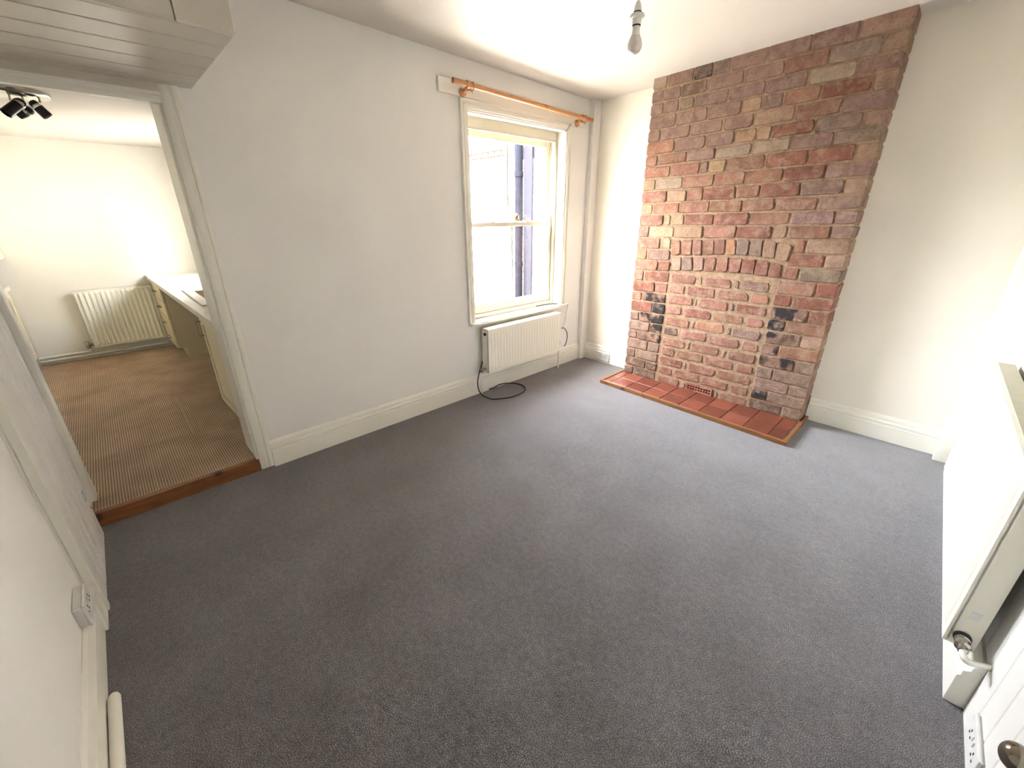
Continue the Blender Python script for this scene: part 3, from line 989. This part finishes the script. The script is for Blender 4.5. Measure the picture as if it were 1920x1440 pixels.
def radiator(name, A, e, n, L, z0, z1, thick, pitch, label, rib=0.006, border=0.03, plugs=True, double=True):
    """A = floor point under the near/left end on the wall side plane, e = along, n = out of the wall"""
    A, e, n = Vector(A), Vector(e), Vector(n)
    root = tag(empty(name, (A.x, A.y, 0)), label, 'radiator')

    def P(t, o, z):
        q = e * t + n * o
        return (q.x, q.y, z)

    def part(m, nm, mat, **kw):
        return m.build(nm, mat, root, **kw)

    def sheet(o, sgn):
        m = MB()
        prof = [(0, 0), (border, 0)]
        nn = int((L - 2 * border) / pitch)
        pt = (L - 2 * border) / nn
        for k in range(nn):
            b0 = border + k * pt
            prof += [(b0 + pt * 0.14, 0), (b0 + pt * 0.32, rib), (b0 + pt * 0.68, rib), (b0 + pt * 0.86, 0)]
        prof += [(L - border, 0), (L, 0)]
        rows = [(z0, 0), (z0 + border * 0.8, 0), (z0 + border * 1.5, 1), (z1 - border * 1.5, 1), (z1 - border * 0.8, 0), (z1, 0)]
        npf = len(prof)
        for z, k in rows:
            for (t, d) in prof:
                m.v.append(P(t, o + sgn * d * k, z))
        for r_ in range(len(rows) - 1):
            for k in range(npf - 1):
                m.f.append((r_ * npf + k, r_ * npf + k + 1, (r_ + 1) * npf + k + 1, (r_ + 1) * npf + k))
        i = len(m.v)
        for t, z in ((0, z0), (L, z0), (L, z1), (0, z1)):
            m.v.append(P(t, o - sgn * 0.012, z))
        m.f.append((i, i + 1, i + 2, i + 3))
        last = (len(rows) - 1) * npf
        m.f.append(tuple([i, i + 1] + [k for k in range(npf - 1, -1, -1)]))
        m.f.append(tuple([i + 3, i + 2] + [last + k for k in range(npf - 1, -1, -1)]))
        m.f.append(tuple([i, i + 3] + [r_ * npf for r_ in range(len(rows) - 1, -1, -1)]))
        m.f.append(tuple([i + 1, i + 2] + [r_ * npf + npf - 1 for r_ in range(len(rows) - 1, -1, -1)]))
        return m
    part(sheet(thick, 1), 'front_panel', 'radiator')
    if double:
        m = MB()
        m.hexa([P(0.01, 0.03, z0 + 0.01), P(L - 0.01, 0.03, z0 + 0.01), P(L - 0.01, 0.042, z0 + 0.01), P(0.01, 0.042, z0 + 0.01),
                P(0.01, 0.03, z1 - 0.01), P(L - 0.01, 0.03, z1 - 0.01), P(L - 0.01, 0.042, z1 - 0.01), P(0.01, 0.042, z1 - 0.01)])
        part(m, 'back_panel', 'radiator')
        g = MB()
        g.hexa([P(0, 0.03, z1 - 0.004), P(L, 0.03, z1 - 0.004), P(L, thick - 0.012, z1 - 0.004), P(0, thick - 0.012, z1 - 0.004),
                P(0, 0.03, z1 + 0.003), P(L, 0.03, z1 + 0.003), P(L, thick - 0.012, z1 + 0.003), P(0, thick - 0.012, z1 + 0.003)])
        part(g, 'top_grille', 'grille', bevel=0.002)
        for t in (0.0, L - 0.004):
            s = MB()
            s.hexa([P(t, 0.03, z0), P(t + 0.004, 0.03, z0), P(t + 0.004, thick - 0.006, z0), P(t, thick - 0.006, z0),
                    P(t, 0.03, z1), P(t + 0.004, 0.03, z1), P(t + 0.004, thick - 0.006, z1), P(t, thick - 0.006, z1)])
            part(s, 'end_panel', 'radiator', bevel=0.001)
    for t in (L * 0.15, L * 0.85):
        b_ = MB()
        b_.hexa([P(t, 0.0, z0 + 0.04), P(t + 0.03, 0.0, z0 + 0.04), P(t + 0.03, 0.03, z0 + 0.04), P(t, 0.03, z0 + 0.04),
                 P(t, 0.0, z1 - 0.1), P(t + 0.03, 0.0, z1 - 0.1), P(t + 0.03, 0.03, z1 - 0.1), P(t, 0.03, z1 - 0.1)])
        part(b_, 'wall_bracket', 'grille')
    if plugs:
        mid = (0.03 + thick) / 2
        for t, s in ((0.0, -1), (L, 1)):
            m = MB().lathe([(0.013, 0), (0.013, 0.006), (0.009, 0.008)], P(t, mid, z1 - 0.045), e * s, 14)
            part(m, 'plug', 'black', smooth=True)
    return root, P, part


# radiator below the window
radw, P, part = radiator('window_radiator', (0, 2.145, 0), (0, 1, 0), (1, 0, 0), 0.92, 0.203, 0.585, 0.115, 0.0335,
                         'low white radiator below the sash window', 0.003, 0.025)
m = MB().tube([P(-0.0, 0.07, 0.235), P(-0.045, 0.07, 0.235)], 0.011, 10).lathe([(0.012, 0), (0.015, 0.004), (0.015, 0.03), (0.009, 0.034)], P(-0.045, 0.07, 0.215), (0, 0, 1), 12)
part(m, 'lockshield_valve', 'steel', smooth=True)
part(MB().tube(catmull([P(-0.045, 0.07, 0.22), P(-0.043, 0.06, 0.14), P(-0.03, 0.045, 0.06), P(-0.02, 0.035, 0.0)], 5), 0.0075, 8), 'supply_pipe', 'gloss', smooth=True)
m = MB().tube([P(0.92, 0.07, 0.235), P(0.965, 0.07, 0.235)], 0.010, 10)
part(m, 'valve_tail', 'steel', smooth=True)
m = MB().lathe([(0.014, 0), (0.017, 0.01), (0.02, 0.02), (0.02, 0.06), (0.016, 0.068)], P(0.965, 0.07, 0.245), (0, 0, 1), 14)
part(m, 'thermostat_head', 'plastic', smooth=True)
part(MB().tube([P(0.965, 0.07, 0.25), P(0.965, 0.07, 0.0)], 0.0075, 8), 'supply_pipe', 'gloss', smooth=True)

# large radiator on the right wall
A = P0 + E1 * 0.045
radr, P, part = radiator('wall_radiator', A, E1, NR, 1.30, 0.185, 0.80, 0.10, 0.0335,
                         'large cream white radiator on the boarded wall at the right edge', 0.005, 0.03, plugs=False)
m = MB().lathe([(0.017, 0), (0.021, 0.002), (0.021, 0.008), (0.015, 0.012)], P(0, 0.065, 0.225), -E1, 16)
part(m, 'valve_collar', 'black', smooth=True)
m = MB().lathe([(0.012, 0), (0.018, 0.008), (0.019, 0.022), (0.017, 0.024), (0.0165, 0.036), (0.019, 0.038), (0.019, 0.046), (0.012, 0.050), (0.012, 0.066), (0.009, 0.068)], P(0, 0.065, 0.225), -E1, 16)
part(m, 'valve_body', 'chrome', smooth=True)
part(MB().tube(catmull([P(-0.064, 0.065, 0.225), P(-0.082, 0.064, 0.223), P(-0.090, 0.056, 0.218), P(-0.082, 0.04, 0.212), P(-0.055, 0.0, 0.204)], 5), 0.009, 10), 'supply_pipe', 'gloss', smooth=True)
m = MB()
m.hexa([P(-0.001, 0.05, 0.30), P(0.001, 0.05, 0.30), P(0.001, 0.072, 0.30), P(-0.001, 0.072, 0.30),
        P(-0.001, 0.05, 0.33), P(0.001, 0.05, 0.33), P(0.001, 0.072, 0.33), P(-0.001, 0.072, 0.33)])
o = part(m, 'sticker', 'plastic')
m = MB().tube([P(1.30, 0.065, 0.225), P(1.34, 0.065, 0.225)], 0.012, 12)
m.lathe([(0.016, -0.03), (0.02, -0.02), (0.02, 0.03), (0.014, 0.036)], P(1.34, 0.065, 0.225), (0, 0, 1), 14)
part(m, 'lockshield_valve', 'steel', smooth=True)
part(MB().tube([P(1.34, 0.065, 0.2), P(1.34, 0.05, 0.19), P(1.34, 0.03, 0.175)], 0.0075, 8), 'supply_pipe', 'gloss', smooth=True)

# ------------------------------------------------------------------ kitchen radiator
radk, P, part = radiator('kitchen_radiator', (XKF, -0.30, 0), (0, 1, 0), (1, 0, 0), 0.61, 0.19, 0.775, 0.07, 0.0385,
                         'white ribbed radiator on the far kitchen wall', 0.010, 0.022, plugs=False)
m = MB().tube([P(0, 0.05, 0.225), P(-0.06, 0.05, 0.225)], 0.012, 10).lathe([(0.016, -0.03), (0.02, -0.01), (0.02, 0.03), (0.008, 0.045)], P(-0.045, 0.05, 0.22), (0, 0, 1), 12)
part(m, 'valve', 'steel', smooth=True)
part(MB().tube([P(-0.045, 0.05, 0.2), P(-0.045, 0.05, 0.15)], 0.008, 8), 'supply_pipe', 'gloss', smooth=True)
for z, yb, lb in ((0.155, -0.345, 'upper'), (0.118, 0.30, 'lower')):
    m = MB().tube([(XKF + 0.028, -0.715, z), (XKF + 0.028, yb, z)], 0.0125, 10)
    o = m.build('skirting_pipe', 'gloss', smooth=True)
    tag(o, '%s of two white pipes along the foot of the far kitchen wall' % lb, 'pipe', 'pipes on the far kitchen wall')

# ------------------------------------------------------------------ pendant lamp
px, py = 1.492, 1.81
lamp = tag(empty('pendant_lamp', (px, py, cz(px, py))), 'bare white bulb hanging on a short ceiling flex', 'lamp')


def lp(m, name, mat):
    o = m.build(name, mat, None, smooth=True)
    o.parent = lamp
    o.matrix_parent_inverse = Matrix.Translation(-lamp.location)


zc_ = cz(px, py)
lp(MB().lathe([(0.035, 0), (0.034, -0.012), (0.02, -0.02), (0.006, -0.024)], (px, py, zc_), (0, 0, 1), 20), 'ceiling_rose', 'plastic')
lp(MB().tube([(px, py, zc_ - 0.02), (px, py, 2.235)], 0.0032, 8), 'flex', 'plastic')
lp(MB().lathe([(0.003, 2.243), (0.009, 2.238), (0.014, 2.222), (0.0155, 2.205)], (px, py, 0), (0, 0, 1), 20), 'lampholder_cap', 'plastic')
lp(MB().lathe([(0.0158, 2.2075), (0.0158, 2.2045)], (px, py, 0), (0, 0, 1), 20), 'shadow_gap', 'dark')
lp(MB().lathe([(0.016, 2.204), (0.026, 2.199), (0.030, 2.193), (0.027, 2.187), (0.018, 2.186), (0.018, 2.167), (0.016, 2.164)], (px, py, 0), (0, 0, 1), 20), 'shade_ring', 'plastic')
lp(MB().lathe([(0.0165, 2.165), (0.0165, 2.161)], (px, py, 0), (0, 0, 1), 20), 'shadow_gap', 'dark')
lp(MB().lathe([(0.014, 2.164), (0.0145, 2.148), (0.017, 2.132), (0.018, 2.130)], (px, py, 0), (0, 0, 1), 20), 'bulb_neck', 'plastic')
lp(MB().lathe([(0.018, 2.130), (0.024, 2.118), (0.0285, 2.104), (0.029, 2.098), (0.027, 2.086), (0.022, 2.077), (0.012, 2.0705), (0.0, 2.069)], (px, py, 0), (0, 0, 1), 24), 'bulb', 'bulb')

# ------------------------------------------------------------------ cables
pts = [(0.016, 2.20, 0.40), (0.022, 2.165, 0.319), (0.045, 2.10, 0.225), (0.072, 2.05, 0.15), (0.085, 2.045, 0.075), (0.105, 2.07, 0.02), (0.15, 2.09, 0.006),
       (0.212, 2.11, 0.005), (0.282, 2.25, 0.005), (0.275, 2.40, 0.005), (0.21, 2.485, 0.005), (0.125, 2.50, 0.007), (0.06, 2.42, 0.02), (0.045, 2.33, 0.03),
       (0.045, 2.26, 0.02), (0.028, 2.21, 0.012)]
tag(MB().tube(catmull(pts, 8), 0.0048, 8).build('cable', 'black', smooth=True), 'black cable looped on the carpet below the window radiator', 'cable')
pts = [(-0.07, 2.92, 0.644), (-0.06, 3.02, 0.644), (-0.045, 3.08, 0.645), (-0.02, 3.13, 0.645), (0.0, 3.155, 0.644)]
tag(MB().tube(catmull(pts, 6), 0.005, 8).build('cable', 'black', smooth=True), 'black cable lying in the right corner of the window board', 'cable')
pts = [(0.04, 3.262, 0.63), (0.025, 3.262, 0.55), (0.02, 3.25, 0.45), (0.03, 3.21, 0.40), (0.04, 3.20, 0.385)]
tag(MB().tube(catmull(pts, 6), 0.004, 8).build('cable', 'plastic', smooth=True), 'thin white cable running down from the window board end', 'cable')
pts = [(0.04, 3.18, 0.40), (0.03, 3.23, 0.39), (0.03, 3.275, 0.34), (0.03, 3.285, 0.28), (0.03, 3.27, 0.22), (0.024, 3.25, 0.19)]
tag(MB().tube(catmull(pts, 6), 0.0042, 8).build('cable', 'black', smooth=True), 'short dark cable curving down beside the radiator valve', 'cable')

# ------------------------------------------------------------------ sockets


def socket(A, e, n, up, wd, hg, dp, label, rim=0.0, mat='plastic'):
    A, e, n, up = map(Vector, (A, e, n, up))
    root = tag(empty('double_socket', A), label, 'socket')

    def hx(t0, t1, o0, o1, u0, u1):
        pts_ = []
        for u in (u0, u1):
            for (t, o_) in ((t0, o0), (t1, o0), (t1, o1), (t0, o1)):
                pts_.append(tuple(e * t + n * o_ + up * u))
        return pts_
    if rim:
        MB().hexa(hx(0.003, wd - 0.003, 0, dp - 0.008, 0.003, hg - 0.003)).build('back_box', mat, root, bevel=0.003)
        MB().hexa(hx(0, wd, dp - 0.008, dp, 0, hg)).build('face_plate', mat, root, bevel=0.003)
    else:
        MB().hexa(hx(0, wd, 0, dp, 0, hg)).build('face_plate', mat, root, bevel=0.003)
    for s in (0.27, 0.73):
        for (dt, du, sw, sh) in ((0, 0.16, 0.005, 0.008), (-0.011, -0.03, 0.008, 0.005), (0.011, -0.03, 0.008, 0.005)):
            c_ = s * wd + dt
            u_ = hg * 0.5 + du * hg
            MB().hexa(hx(c_ - sw / 2, c_ + sw / 2, dp - 0.001, dp + 0.0006, u_ - sh / 2, u_ + sh / 2)).build('pin_slot', 'dark', root)
    for s in (0.44, 0.56):
        MB().hexa(hx(s * wd - 0.006, s * wd + 0.006, dp, dp + 0.003, hg * 0.62, hg * 0.82)).build('switch', mat, root, bevel=0.001)
    return root


socket((0.222, D - 0.02, 0.020), (1, 0, 0), (0, -1, 0), (0, 0, 1), 0.146, 0.090, 0.010, 'double socket set in the skirting left of the chimney breast', mat='plastic_grey')
socket((0.925, YN, 0.152), (-1, 0, 0), (0, 1, 0), (0, 0, 1), 0.138, 0.088, 0.032, 'boxed double socket standing off the left edge wall above the skirting', 1)
socket(rw(-0.285, 0, 0.036), E1, NR, (0, 0, 1), 0.165, 0.09, 0.012, 'double socket low on the boarded wall near the door knob', 1)

# door knob on the boarded wall, bottom right corner
kb = tag(empty('door_knob', rw(-0.523, 0, 0.433)), 'round polished metal door knob in the bottom right corner', 'door knob')
MB().lathe([(0.03, 0), (0.03, 0.004), (0.022, 0.008), (0.012, 0.012)], (0, 0, 0), NR, 24).build('rose', 'knob', kb, smooth=True)
MB().lathe([(0.010, 0.008), (0.010, 0.03), (0.014, 0.036)], (0, 0, 0), NR, 20).build('neck', 'knob', kb, smooth=True)
prof = [(0.0285 * math.sin(t), 0.058 - 0.024 * math.cos(t)) for t in [math.pi * k / 16 for k in range(17)]]
MB().lathe(prof, (0, 0, 0), NR, 28).build('knob', 'knob', kb, smooth=True)

# grey board on the right wall above the radiator
bd = MB()
bd.hexa([rw(0.35, 0, 0.73), rw(1.355, 0, 0.73), rw(1.355, 0.014, 0.73), rw(0.35, 0.014, 0.73), rw(0.35, 0, 1.25), rw(1.355, 0, 1.25), rw(1.355, 0.014, 1.25), rw(0.35, 0.014, 1.25)])
tag(bd.build('wall_board', 'grey_panel', bevel=0.002), 'pale grey board on the wall above the large radiator, cut by the right edge', 'board')

# ------------------------------------------------------------------ kitchen units


def ky(x):
    return 0.31 + (x + 3.46) * 0.0275


def kpart(root, m, name, mat, **kw):
    o = m.build(name, mat, None, **kw)
    o.parent = root
    o.matrix_parent_inverse = Matrix.Translation(-root.location)
    return o


def d_handle(root_part, A, B, out, proj=0.03, r=0.005):
    A, B, out = Vector(A), Vector(B), Vector(out)
    m = MB().tube([A, A + out * proj * 0.8, A + out * proj + (B - A) * 0.06, B + out * proj - (B - A) * 0.06, B + out * proj * 0.8, B], r, 8)
    o = m.build('handle', 'steel', None, smooth=True)
    o.parent = root_part
    return o


# drawer unit
X0, X1 = -3.36, -2.78
du = tag(empty('drawer_unit', (X0, ky(X0), FLK)), 'cream kitchen drawer unit at the far end of the worktop', 'cabinet')
m = MB()
m.box(X0, X1 - 0.018, ky(-3.1) + 0.03, YKR - 0.01, FLK + 0.10, 0.832)
kpart(du, m, 'body', 'unit_side')
m = MB().box(X1 - 0.018, X1, ky(X1) + 0.02, YKR - 0.01, FLK + 0.105, 0.832).box(X1 - 0.018, X1, ky(X1) + 0.075, YKR - 0.01, FLK, FLK + 0.105)
kpart(du, m, 'end_panel', 'unit_side')
kpart(du, MB().box(X0, X1 - 0.018, ky(X1) + 0.07, ky(X1) + 0.086, FLK, FLK + 0.10), 'plinth', 'unit')
zs = [FLK + 0.105, 0.335, 0.505, 0.665, 0.83]
for a, bb in zip(zs[:-1], zs[1:]):
    m = MB()
    m.hexa([(X0, ky(X0), a + 0.003), (X1 - 0.002, ky(X1), a + 0.003), (X1 - 0.002, ky(X1) + 0.018, a + 0.003), (X0, ky(X0) + 0.018, a + 0.003),
            (X0, ky(X0), bb - 0.003), (X1 - 0.002, ky(X1), bb - 0.003), (X1 - 0.002, ky(X1) + 0.018, bb - 0.003), (X0, ky(X0) + 0.018, bb - 0.003)])
    dr = kpart(du, m, 'drawer', 'unit', bevel=0.003)
    xm = (X0 + X1) / 2
    zm = (a + bb) / 2
    d_handle(dr, (xm - 0.05, ky(xm), zm), (xm + 0.05, ky(xm), zm), (0, -1, 0))
# sink unit
X0, X1 = -0.92, -0.26
su = tag(empty('sink_cabinet', (X0, ky(X0), FLK)), 'cream kitchen cabinet with a panelled door beside the doorway', 'cabinet')
m = MB().box(X0, X1, ky(X1) + 0.025, YKR - 0.01, FLK + 0.10, 0.832)
kpart(su, m, 'body', 'unit_side')
kpart(su, MB().box(X0, X1, ky(X1) + 0.07, ky(X1) + 0.086, FLK, FLK + 0.10), 'plinth', 'unit')


def panel_door(root, xa, xb, ya, yb, za, zb, s, th=0.019, name='door', fr=0.055):
    """frame-and-panel door; s = -1 faces -y, +1 faces +y"""
    m = MB()

    def ysk(x):
        return ya + (yb - ya) * (x - xa) / (xb - xa)

    def bx(x0, x1, z0, z1, o0, o1):
        m.hexa([(x0, ysk(x0) + s * o0, z0), (x1, ysk(x1) + s * o0, z0), (x1, ysk(x1) + s * o1, z0), (x0, ysk(x0) + s * o1, z0),
                (x0, ysk(x0) + s * o0, z1), (x1, ysk(x1) + s * o0, z1), (x1, ysk(x1) + s * o1, z1), (x0, ysk(x0) + s * o1, z1)])
    bx(xa, xa + fr, za, zb, -th, 0)
    bx(xb - fr, xb, za, zb, -th, 0)
    bx(xa + fr, xb - fr, za, za + fr, -th, 0)
    bx(xa + fr, xb - fr, zb - fr, zb, -th, 0)
    bx(xa + fr, xb - fr, za + fr, zb - fr, -th, -0.008)
    return kpart(root, m, name, 'unit', bevel=0.002)


dd = panel_door(su, X0, X1 - 0.02, ky(X0), ky(X1), FLK + 0.105, 0.825, -1)
d_handle(dd, (X0 + 0.035, ky(X0 + 0.03), 0.685), (X0 + 0.035, ky(X0 + 0.03), 0.785), (0, -1, 0), 0.032, 0.006)
# worktop with inset sink
m = MB()
ya, yb = ky(-3.455) - 0.02, ky(-0.245) - 0.02


def wtop(x0, x1, y0=None, y1=YKR - 0.005):
    f0 = (ky(x0) - 0.02) if y0 is None else y0
    f1 = (ky(x1) - 0.02) if y0 is None else y0
    m.hexa([(x0, f0, 0.833), (x1, f1, 0.833), (x1, y1, 0.833), (x0, y1, 0.833), (x0, f0, 0.872), (x1, f1, 0.872), (x1, y1, 0.872), (x0, y1, 0.872)])


SX0, SX1, SY0, SY1 = -1.78, -1.0, 0.47, 0.83
wtop(-3.455, SX0)
wtop(SX1, -0.245)
wtop(SX0, SX1, None, SY0)
wtop(SX0, SX1, SY1)
tag(m.build('worktop', 'worktop'), 'pale speckled kitchen worktop seen through the doorway', 'worktop')
sk = tag(empty('sink', (-1.4, 0.65, 0.872)), 'beige inset sink in the kitchen worktop', 'sink')
m = MB()
m.box(SX0 - 0.13, SX1 + 0.03, 0.425, SY0 + 0.02, 0.873, 0.881).box(SX0 - 0.13, SX1 + 0.03, SY1 - 0.02, 0.87, 0.873, 0.881)
m.box(SX0 - 0.13, SX0 + 0.03, SY0 + 0.02, SY1 - 0.02, 0.873, 0.881).box(SX1 - 0.03, SX1 + 0.03, SY0 + 0.02, SY1 - 0.02, 0.873, 0.881)
kpart(sk, m, 'rim', 'worktop', bevel=0.003)
m = MB()
a, b_, c_, d_ = SX0 + 0.03, SX1 - 0.03, SY0 + 0.02, SY1 - 0.02
m.box(a - 0.006, b_ + 0.006, c_ - 0.006, d_ + 0.006, 0.712, 0.718)
m.box(a - 0.006, a, c_, d_, 0.718, 0.874).box(b_, b_ + 0.006, c_, d_, 0.718, 0.874).box(a, b_, c_ - 0.006, c_, 0.718, 0.874).box(a, b_, d_, d_ + 0.006, 0.718, 0.874)
kpart(sk, m, 'bowl', 'sink')
# left-hand units
lu = tag(empty('base_cabinet', (-3.0, -0.72, FLK)), 'cream base cabinet at the left of the kitchen with a metal handle', 'cabinet')
kpart(lu, MB().box(-3.45, -2.0, YKL + 0.005, -0.745, FLK + 0.10, 0.832), 'body', 'unit_side')
kpart(lu, MB().box(-3.44, -2.0, -0.80, -0.785, FLK, FLK + 0.10), 'plinth', 'unit')
for xa, xb in ((-3.44, -2.95), (-2.945, -2.45), (-2.445, -2.0)):
    dd = panel_door(lu, xa, xb, -0.722, -0.722, FLK + 0.105, 0.825, 1)
    d_handle(dd, (xb - 0.06, -0.722, 0.66), (xb - 0.06, -0.722, 0.79), (0, 1, 0), 0.03, 0.006)
tag(MB().box(-3.455, -1.98, YKL + 0.005, -0.70, 0.833, 0.872).build('worktop', 'worktop', bevel=0.006), 'short pale worktop at the left edge of the kitchen', 'worktop')
wc = tag(empty('wall_cabinet', (-3.0, -0.66, 1.13)), 'cream kitchen wall cabinet cut by the left edge of the picture', 'cabinet')
kpart(wc, MB().box(-3.455, -2.4, YKL + 0.005, -0.668, 1.12, 1.90), 'body', 'unit_side')
panel_door(wc, -3.455, -2.93, -0.648, -0.648, 1.12, 1.90, 1)
panel_door(wc, -2.925, -2.4, -0.648, -0.648, 1.12, 1.90, 1)

# kitchen window over the worktop
kwn = struct(empty('window_2', ((KX0 + KX1) / 2, YKR + 0.12, KZ0)), 'kitchen window over the sink, out of view')


def k2(m, n, mat, **kw):
    o = m.build(n, mat, None, **kw)
    o.parent = kwn
    o.matrix_parent_inverse = Matrix.Translation(-kwn.location)


m = MB()
m.box(KX0, KX0 + 0.05, YKR + 0.13, YKR + 0.19, KZ0, KZ1).box(KX1 - 0.05, KX1, YKR + 0.13, YKR + 0.19, KZ0, KZ1)
m.box(KX0, KX1, YKR + 0.13, YKR + 0.19, KZ0, KZ0 + 0.05).box(KX0, KX1, YKR + 0.13, YKR + 0.19, KZ1 - 0.05, KZ1)
m.box(-2.475, -2.425, YKR + 0.13, YKR + 0.19, KZ0 + 0.05, KZ1 - 0.05)
k2(m, 'frame', 'gloss', bevel=0.003)
for a, b_ in ((KX0 + 0.05, -2.475), (-2.425, KX1 - 0.05)):
    k2(MB().box(a, b_, YKR + 0.158, YKR + 0.162, KZ0 + 0.05, KZ1 - 0.05), 'pane', 'glass')

# ceiling spotlight in the kitchen
sx, sy = -1.33, -0.13
sp = tag(empty('ceiling_spotlight', (sx, sy, CK)), 'round silver ceiling fitting with three black spotlights in the kitchen', 'lamp')
kpart(sp, MB().lathe([(0.165, 0.0), (0.165, -0.012), (0.155, -0.026), (0.14, -0.03), (0.0, -0.031)], (sx, sy, CK), (0, 0, 1), 32), 'base_plate', 'chrome', smooth=True)
for (st0, st1, h0, h1) in (((-1.30, -0.137, 2.10), (-1.26, -0.139, 2.07), (-1.28, -0.092, 2.075), (-1.24, -0.175, 1.998)),
                           ((-1.30, -0.020, 2.10), (-1.29, -0.024, 2.075), (-1.29, -0.058, 2.080), (-1.29, -0.010, 2.008)),
                           ((-1.42, -0.09, 2.10), (-1.40, -0.088, 2.06), (-1.40, -0.070, 2.055), (-1.43, -0.135, 2.025))):
    kpart(sp, MB().tube([st0, st1], 0.005, 8), 'stem', 'steel', smooth=True)
    hp, he = Vector(h0), Vector(h1)
    av = (he - hp).normalized()
    ln = (he - hp).length
    head = kpart(sp, MB().lathe([(0.0, -0.004), (0.016, 0.0), (0.022, 0.008), (0.025, 0.024), (0.026, ln), (0.023, ln + 0.001), (0.021, ln - 0.012), (0.0, ln - 0.016)], hp, av, 22), 'spot_head', 'spot_black', smooth=True)
    o = MB().lathe([(0.0250, 0.018), (0.0265, 0.02), (0.0265, 0.032), (0.0255, 0.034)], hp, av, 22).build('band', 'chrome', None, smooth=True)
    o.parent = head

# ------------------------------------------------------------------ back yard beyond the window
struct(MB().box(-9, -0.24, YKR + 0.25, 3.8, -0.35, -0.2).build('floor_yard', 'paving'))
struct(MB().box(-9, -0.24, 4.0, 9, -0.35, -0.2).build('floor_yard_beyond', 'paving'))
GY = 3.80
gw = MB().box(-7.0, -0.24, GY + 0.008, GY + 0.22, -0.3, 2.19)
gw.box(-1.40, -0.24, GY + 0.009, GY + 0.22, 2.19, 3.3)
garden = tag(gw.build('garden_wall', 'outside_mortar'), 'white painted brick yard wall seen through the sash window', 'wall')
gm = MB()
gm.box(0.005, 0.230, -0.004, 0.02, 0.005, 0.0845)
wbm = gm.mesh('brick', 'white_brick')
rg = random.Random(5)
n_w = 0
for r_ in range(26):
    z = 2.052 - (r_ + 1) * 0.0895
    if z < -0.2:
        break
    for k in range(12):
        x = -2.75 + k * 0.235 + (0.1175 if r_ % 2 else 0)
        if x + 0.235 > -0.24:
            continue
        o = bpy.data.objects.new('brick', wbm)
        COL.objects.link(o)
        o.parent = garden
        o.location = (x, GY + rg.uniform(-0.002, 0.003), z)
rm = MB()
rm.box(0.004, 0.23, -0.006, 0.03, 0.004, 0.068)
rbm = rm.mesh('red_brick', 'red_brick')
rh = MB()
rh.box(0.004, 0.113, -0.006, 0.03, 0.004, 0.068)
rhm = rh.mesh('red_brick', 'red_brick')
for k in range(7):
    o = bpy.data.objects.new('red_brick', rbm)
    COL.objects.link(o)
    o.parent = garden
    o.location = (-2.90 + k * 0.235, GY, 2.052)
for k in range(13):
    o = bpy.data.objects.new('red_brick', rhm)
    COL.objects.link(o)
    o.parent = garden
    o.location = (-2.92 + k * 0.1175, GY, 2.124)
ct = MB()
ct.hexa([(0.003, -0.03, 0.0), (0.15, -0.03, 0.0), (0.15, 0.12, 0.10), (0.003, 0.12, 0.10), (0.003, -0.03, 0.02), (0.15, -0.03, 0.02), (0.15, 0.12, 0.12), (0.003, 0.12, 0.12)])
ctm = ct.mesh('coping_tile', 'roof_tile')
for k in range(10):
    o = bpy.data.objects.new('coping_tile', ctm)
    COL.objects.link(o)
    o.parent = garden
    o.location = (-2.92 + k * 0.152, GY, 2.193)
# white pier, downpipe and dark board against the yard wall
pr_ = MB().box(-1.40, -1.235, GY - 0.04, GY - 0.005, -0.2, 2.02).hexa([(-1.41, GY - 0.07, 2.02), (-1.225, GY - 0.07, 2.02), (-1.225, GY - 0.005, 2.02), (-1.41, GY - 0.005, 2.02),
                                                                  (-1.40, GY - 0.02, 2.10), (-1.235, GY - 0.02, 2.10), (-1.235, GY - 0.005, 2.10), (-1.40, GY - 0.005, 2.10)])
pr_.build('pier', 'white_brick', garden)
dp_ = tag(empty('downpipe', (-1.16, GY - 0.04, -0.2)), 'dark blue downpipe on the yard wall outside the window', 'downpipe')
kpart(dp_, MB().tube([(-1.155, GY - 0.06, -0.2), (-1.155, GY - 0.06, 2.22)], 0.048, 16), 'pipe', 'blue_pipe', smooth=True)
for z in (0.9, 1.36, 1.9):
    kpart(dp_, MB().lathe([(0.048, -0.03), (0.054, -0.028), (0.054, 0.028), (0.048, 0.03)], (-1.155, GY - 0.06, z), (0, 0, 1), 14), 'collar', 'blue_pipe', smooth=True)
gb = MB().box(-1.098, -0.965, GY - 0.035, GY - 0.006, 0.35, 2.19)
tag(gb.build('cable_trunking', 'grey_board', bevel=0.004), 'blue grey board upright beside the dark downpipe', 'board')
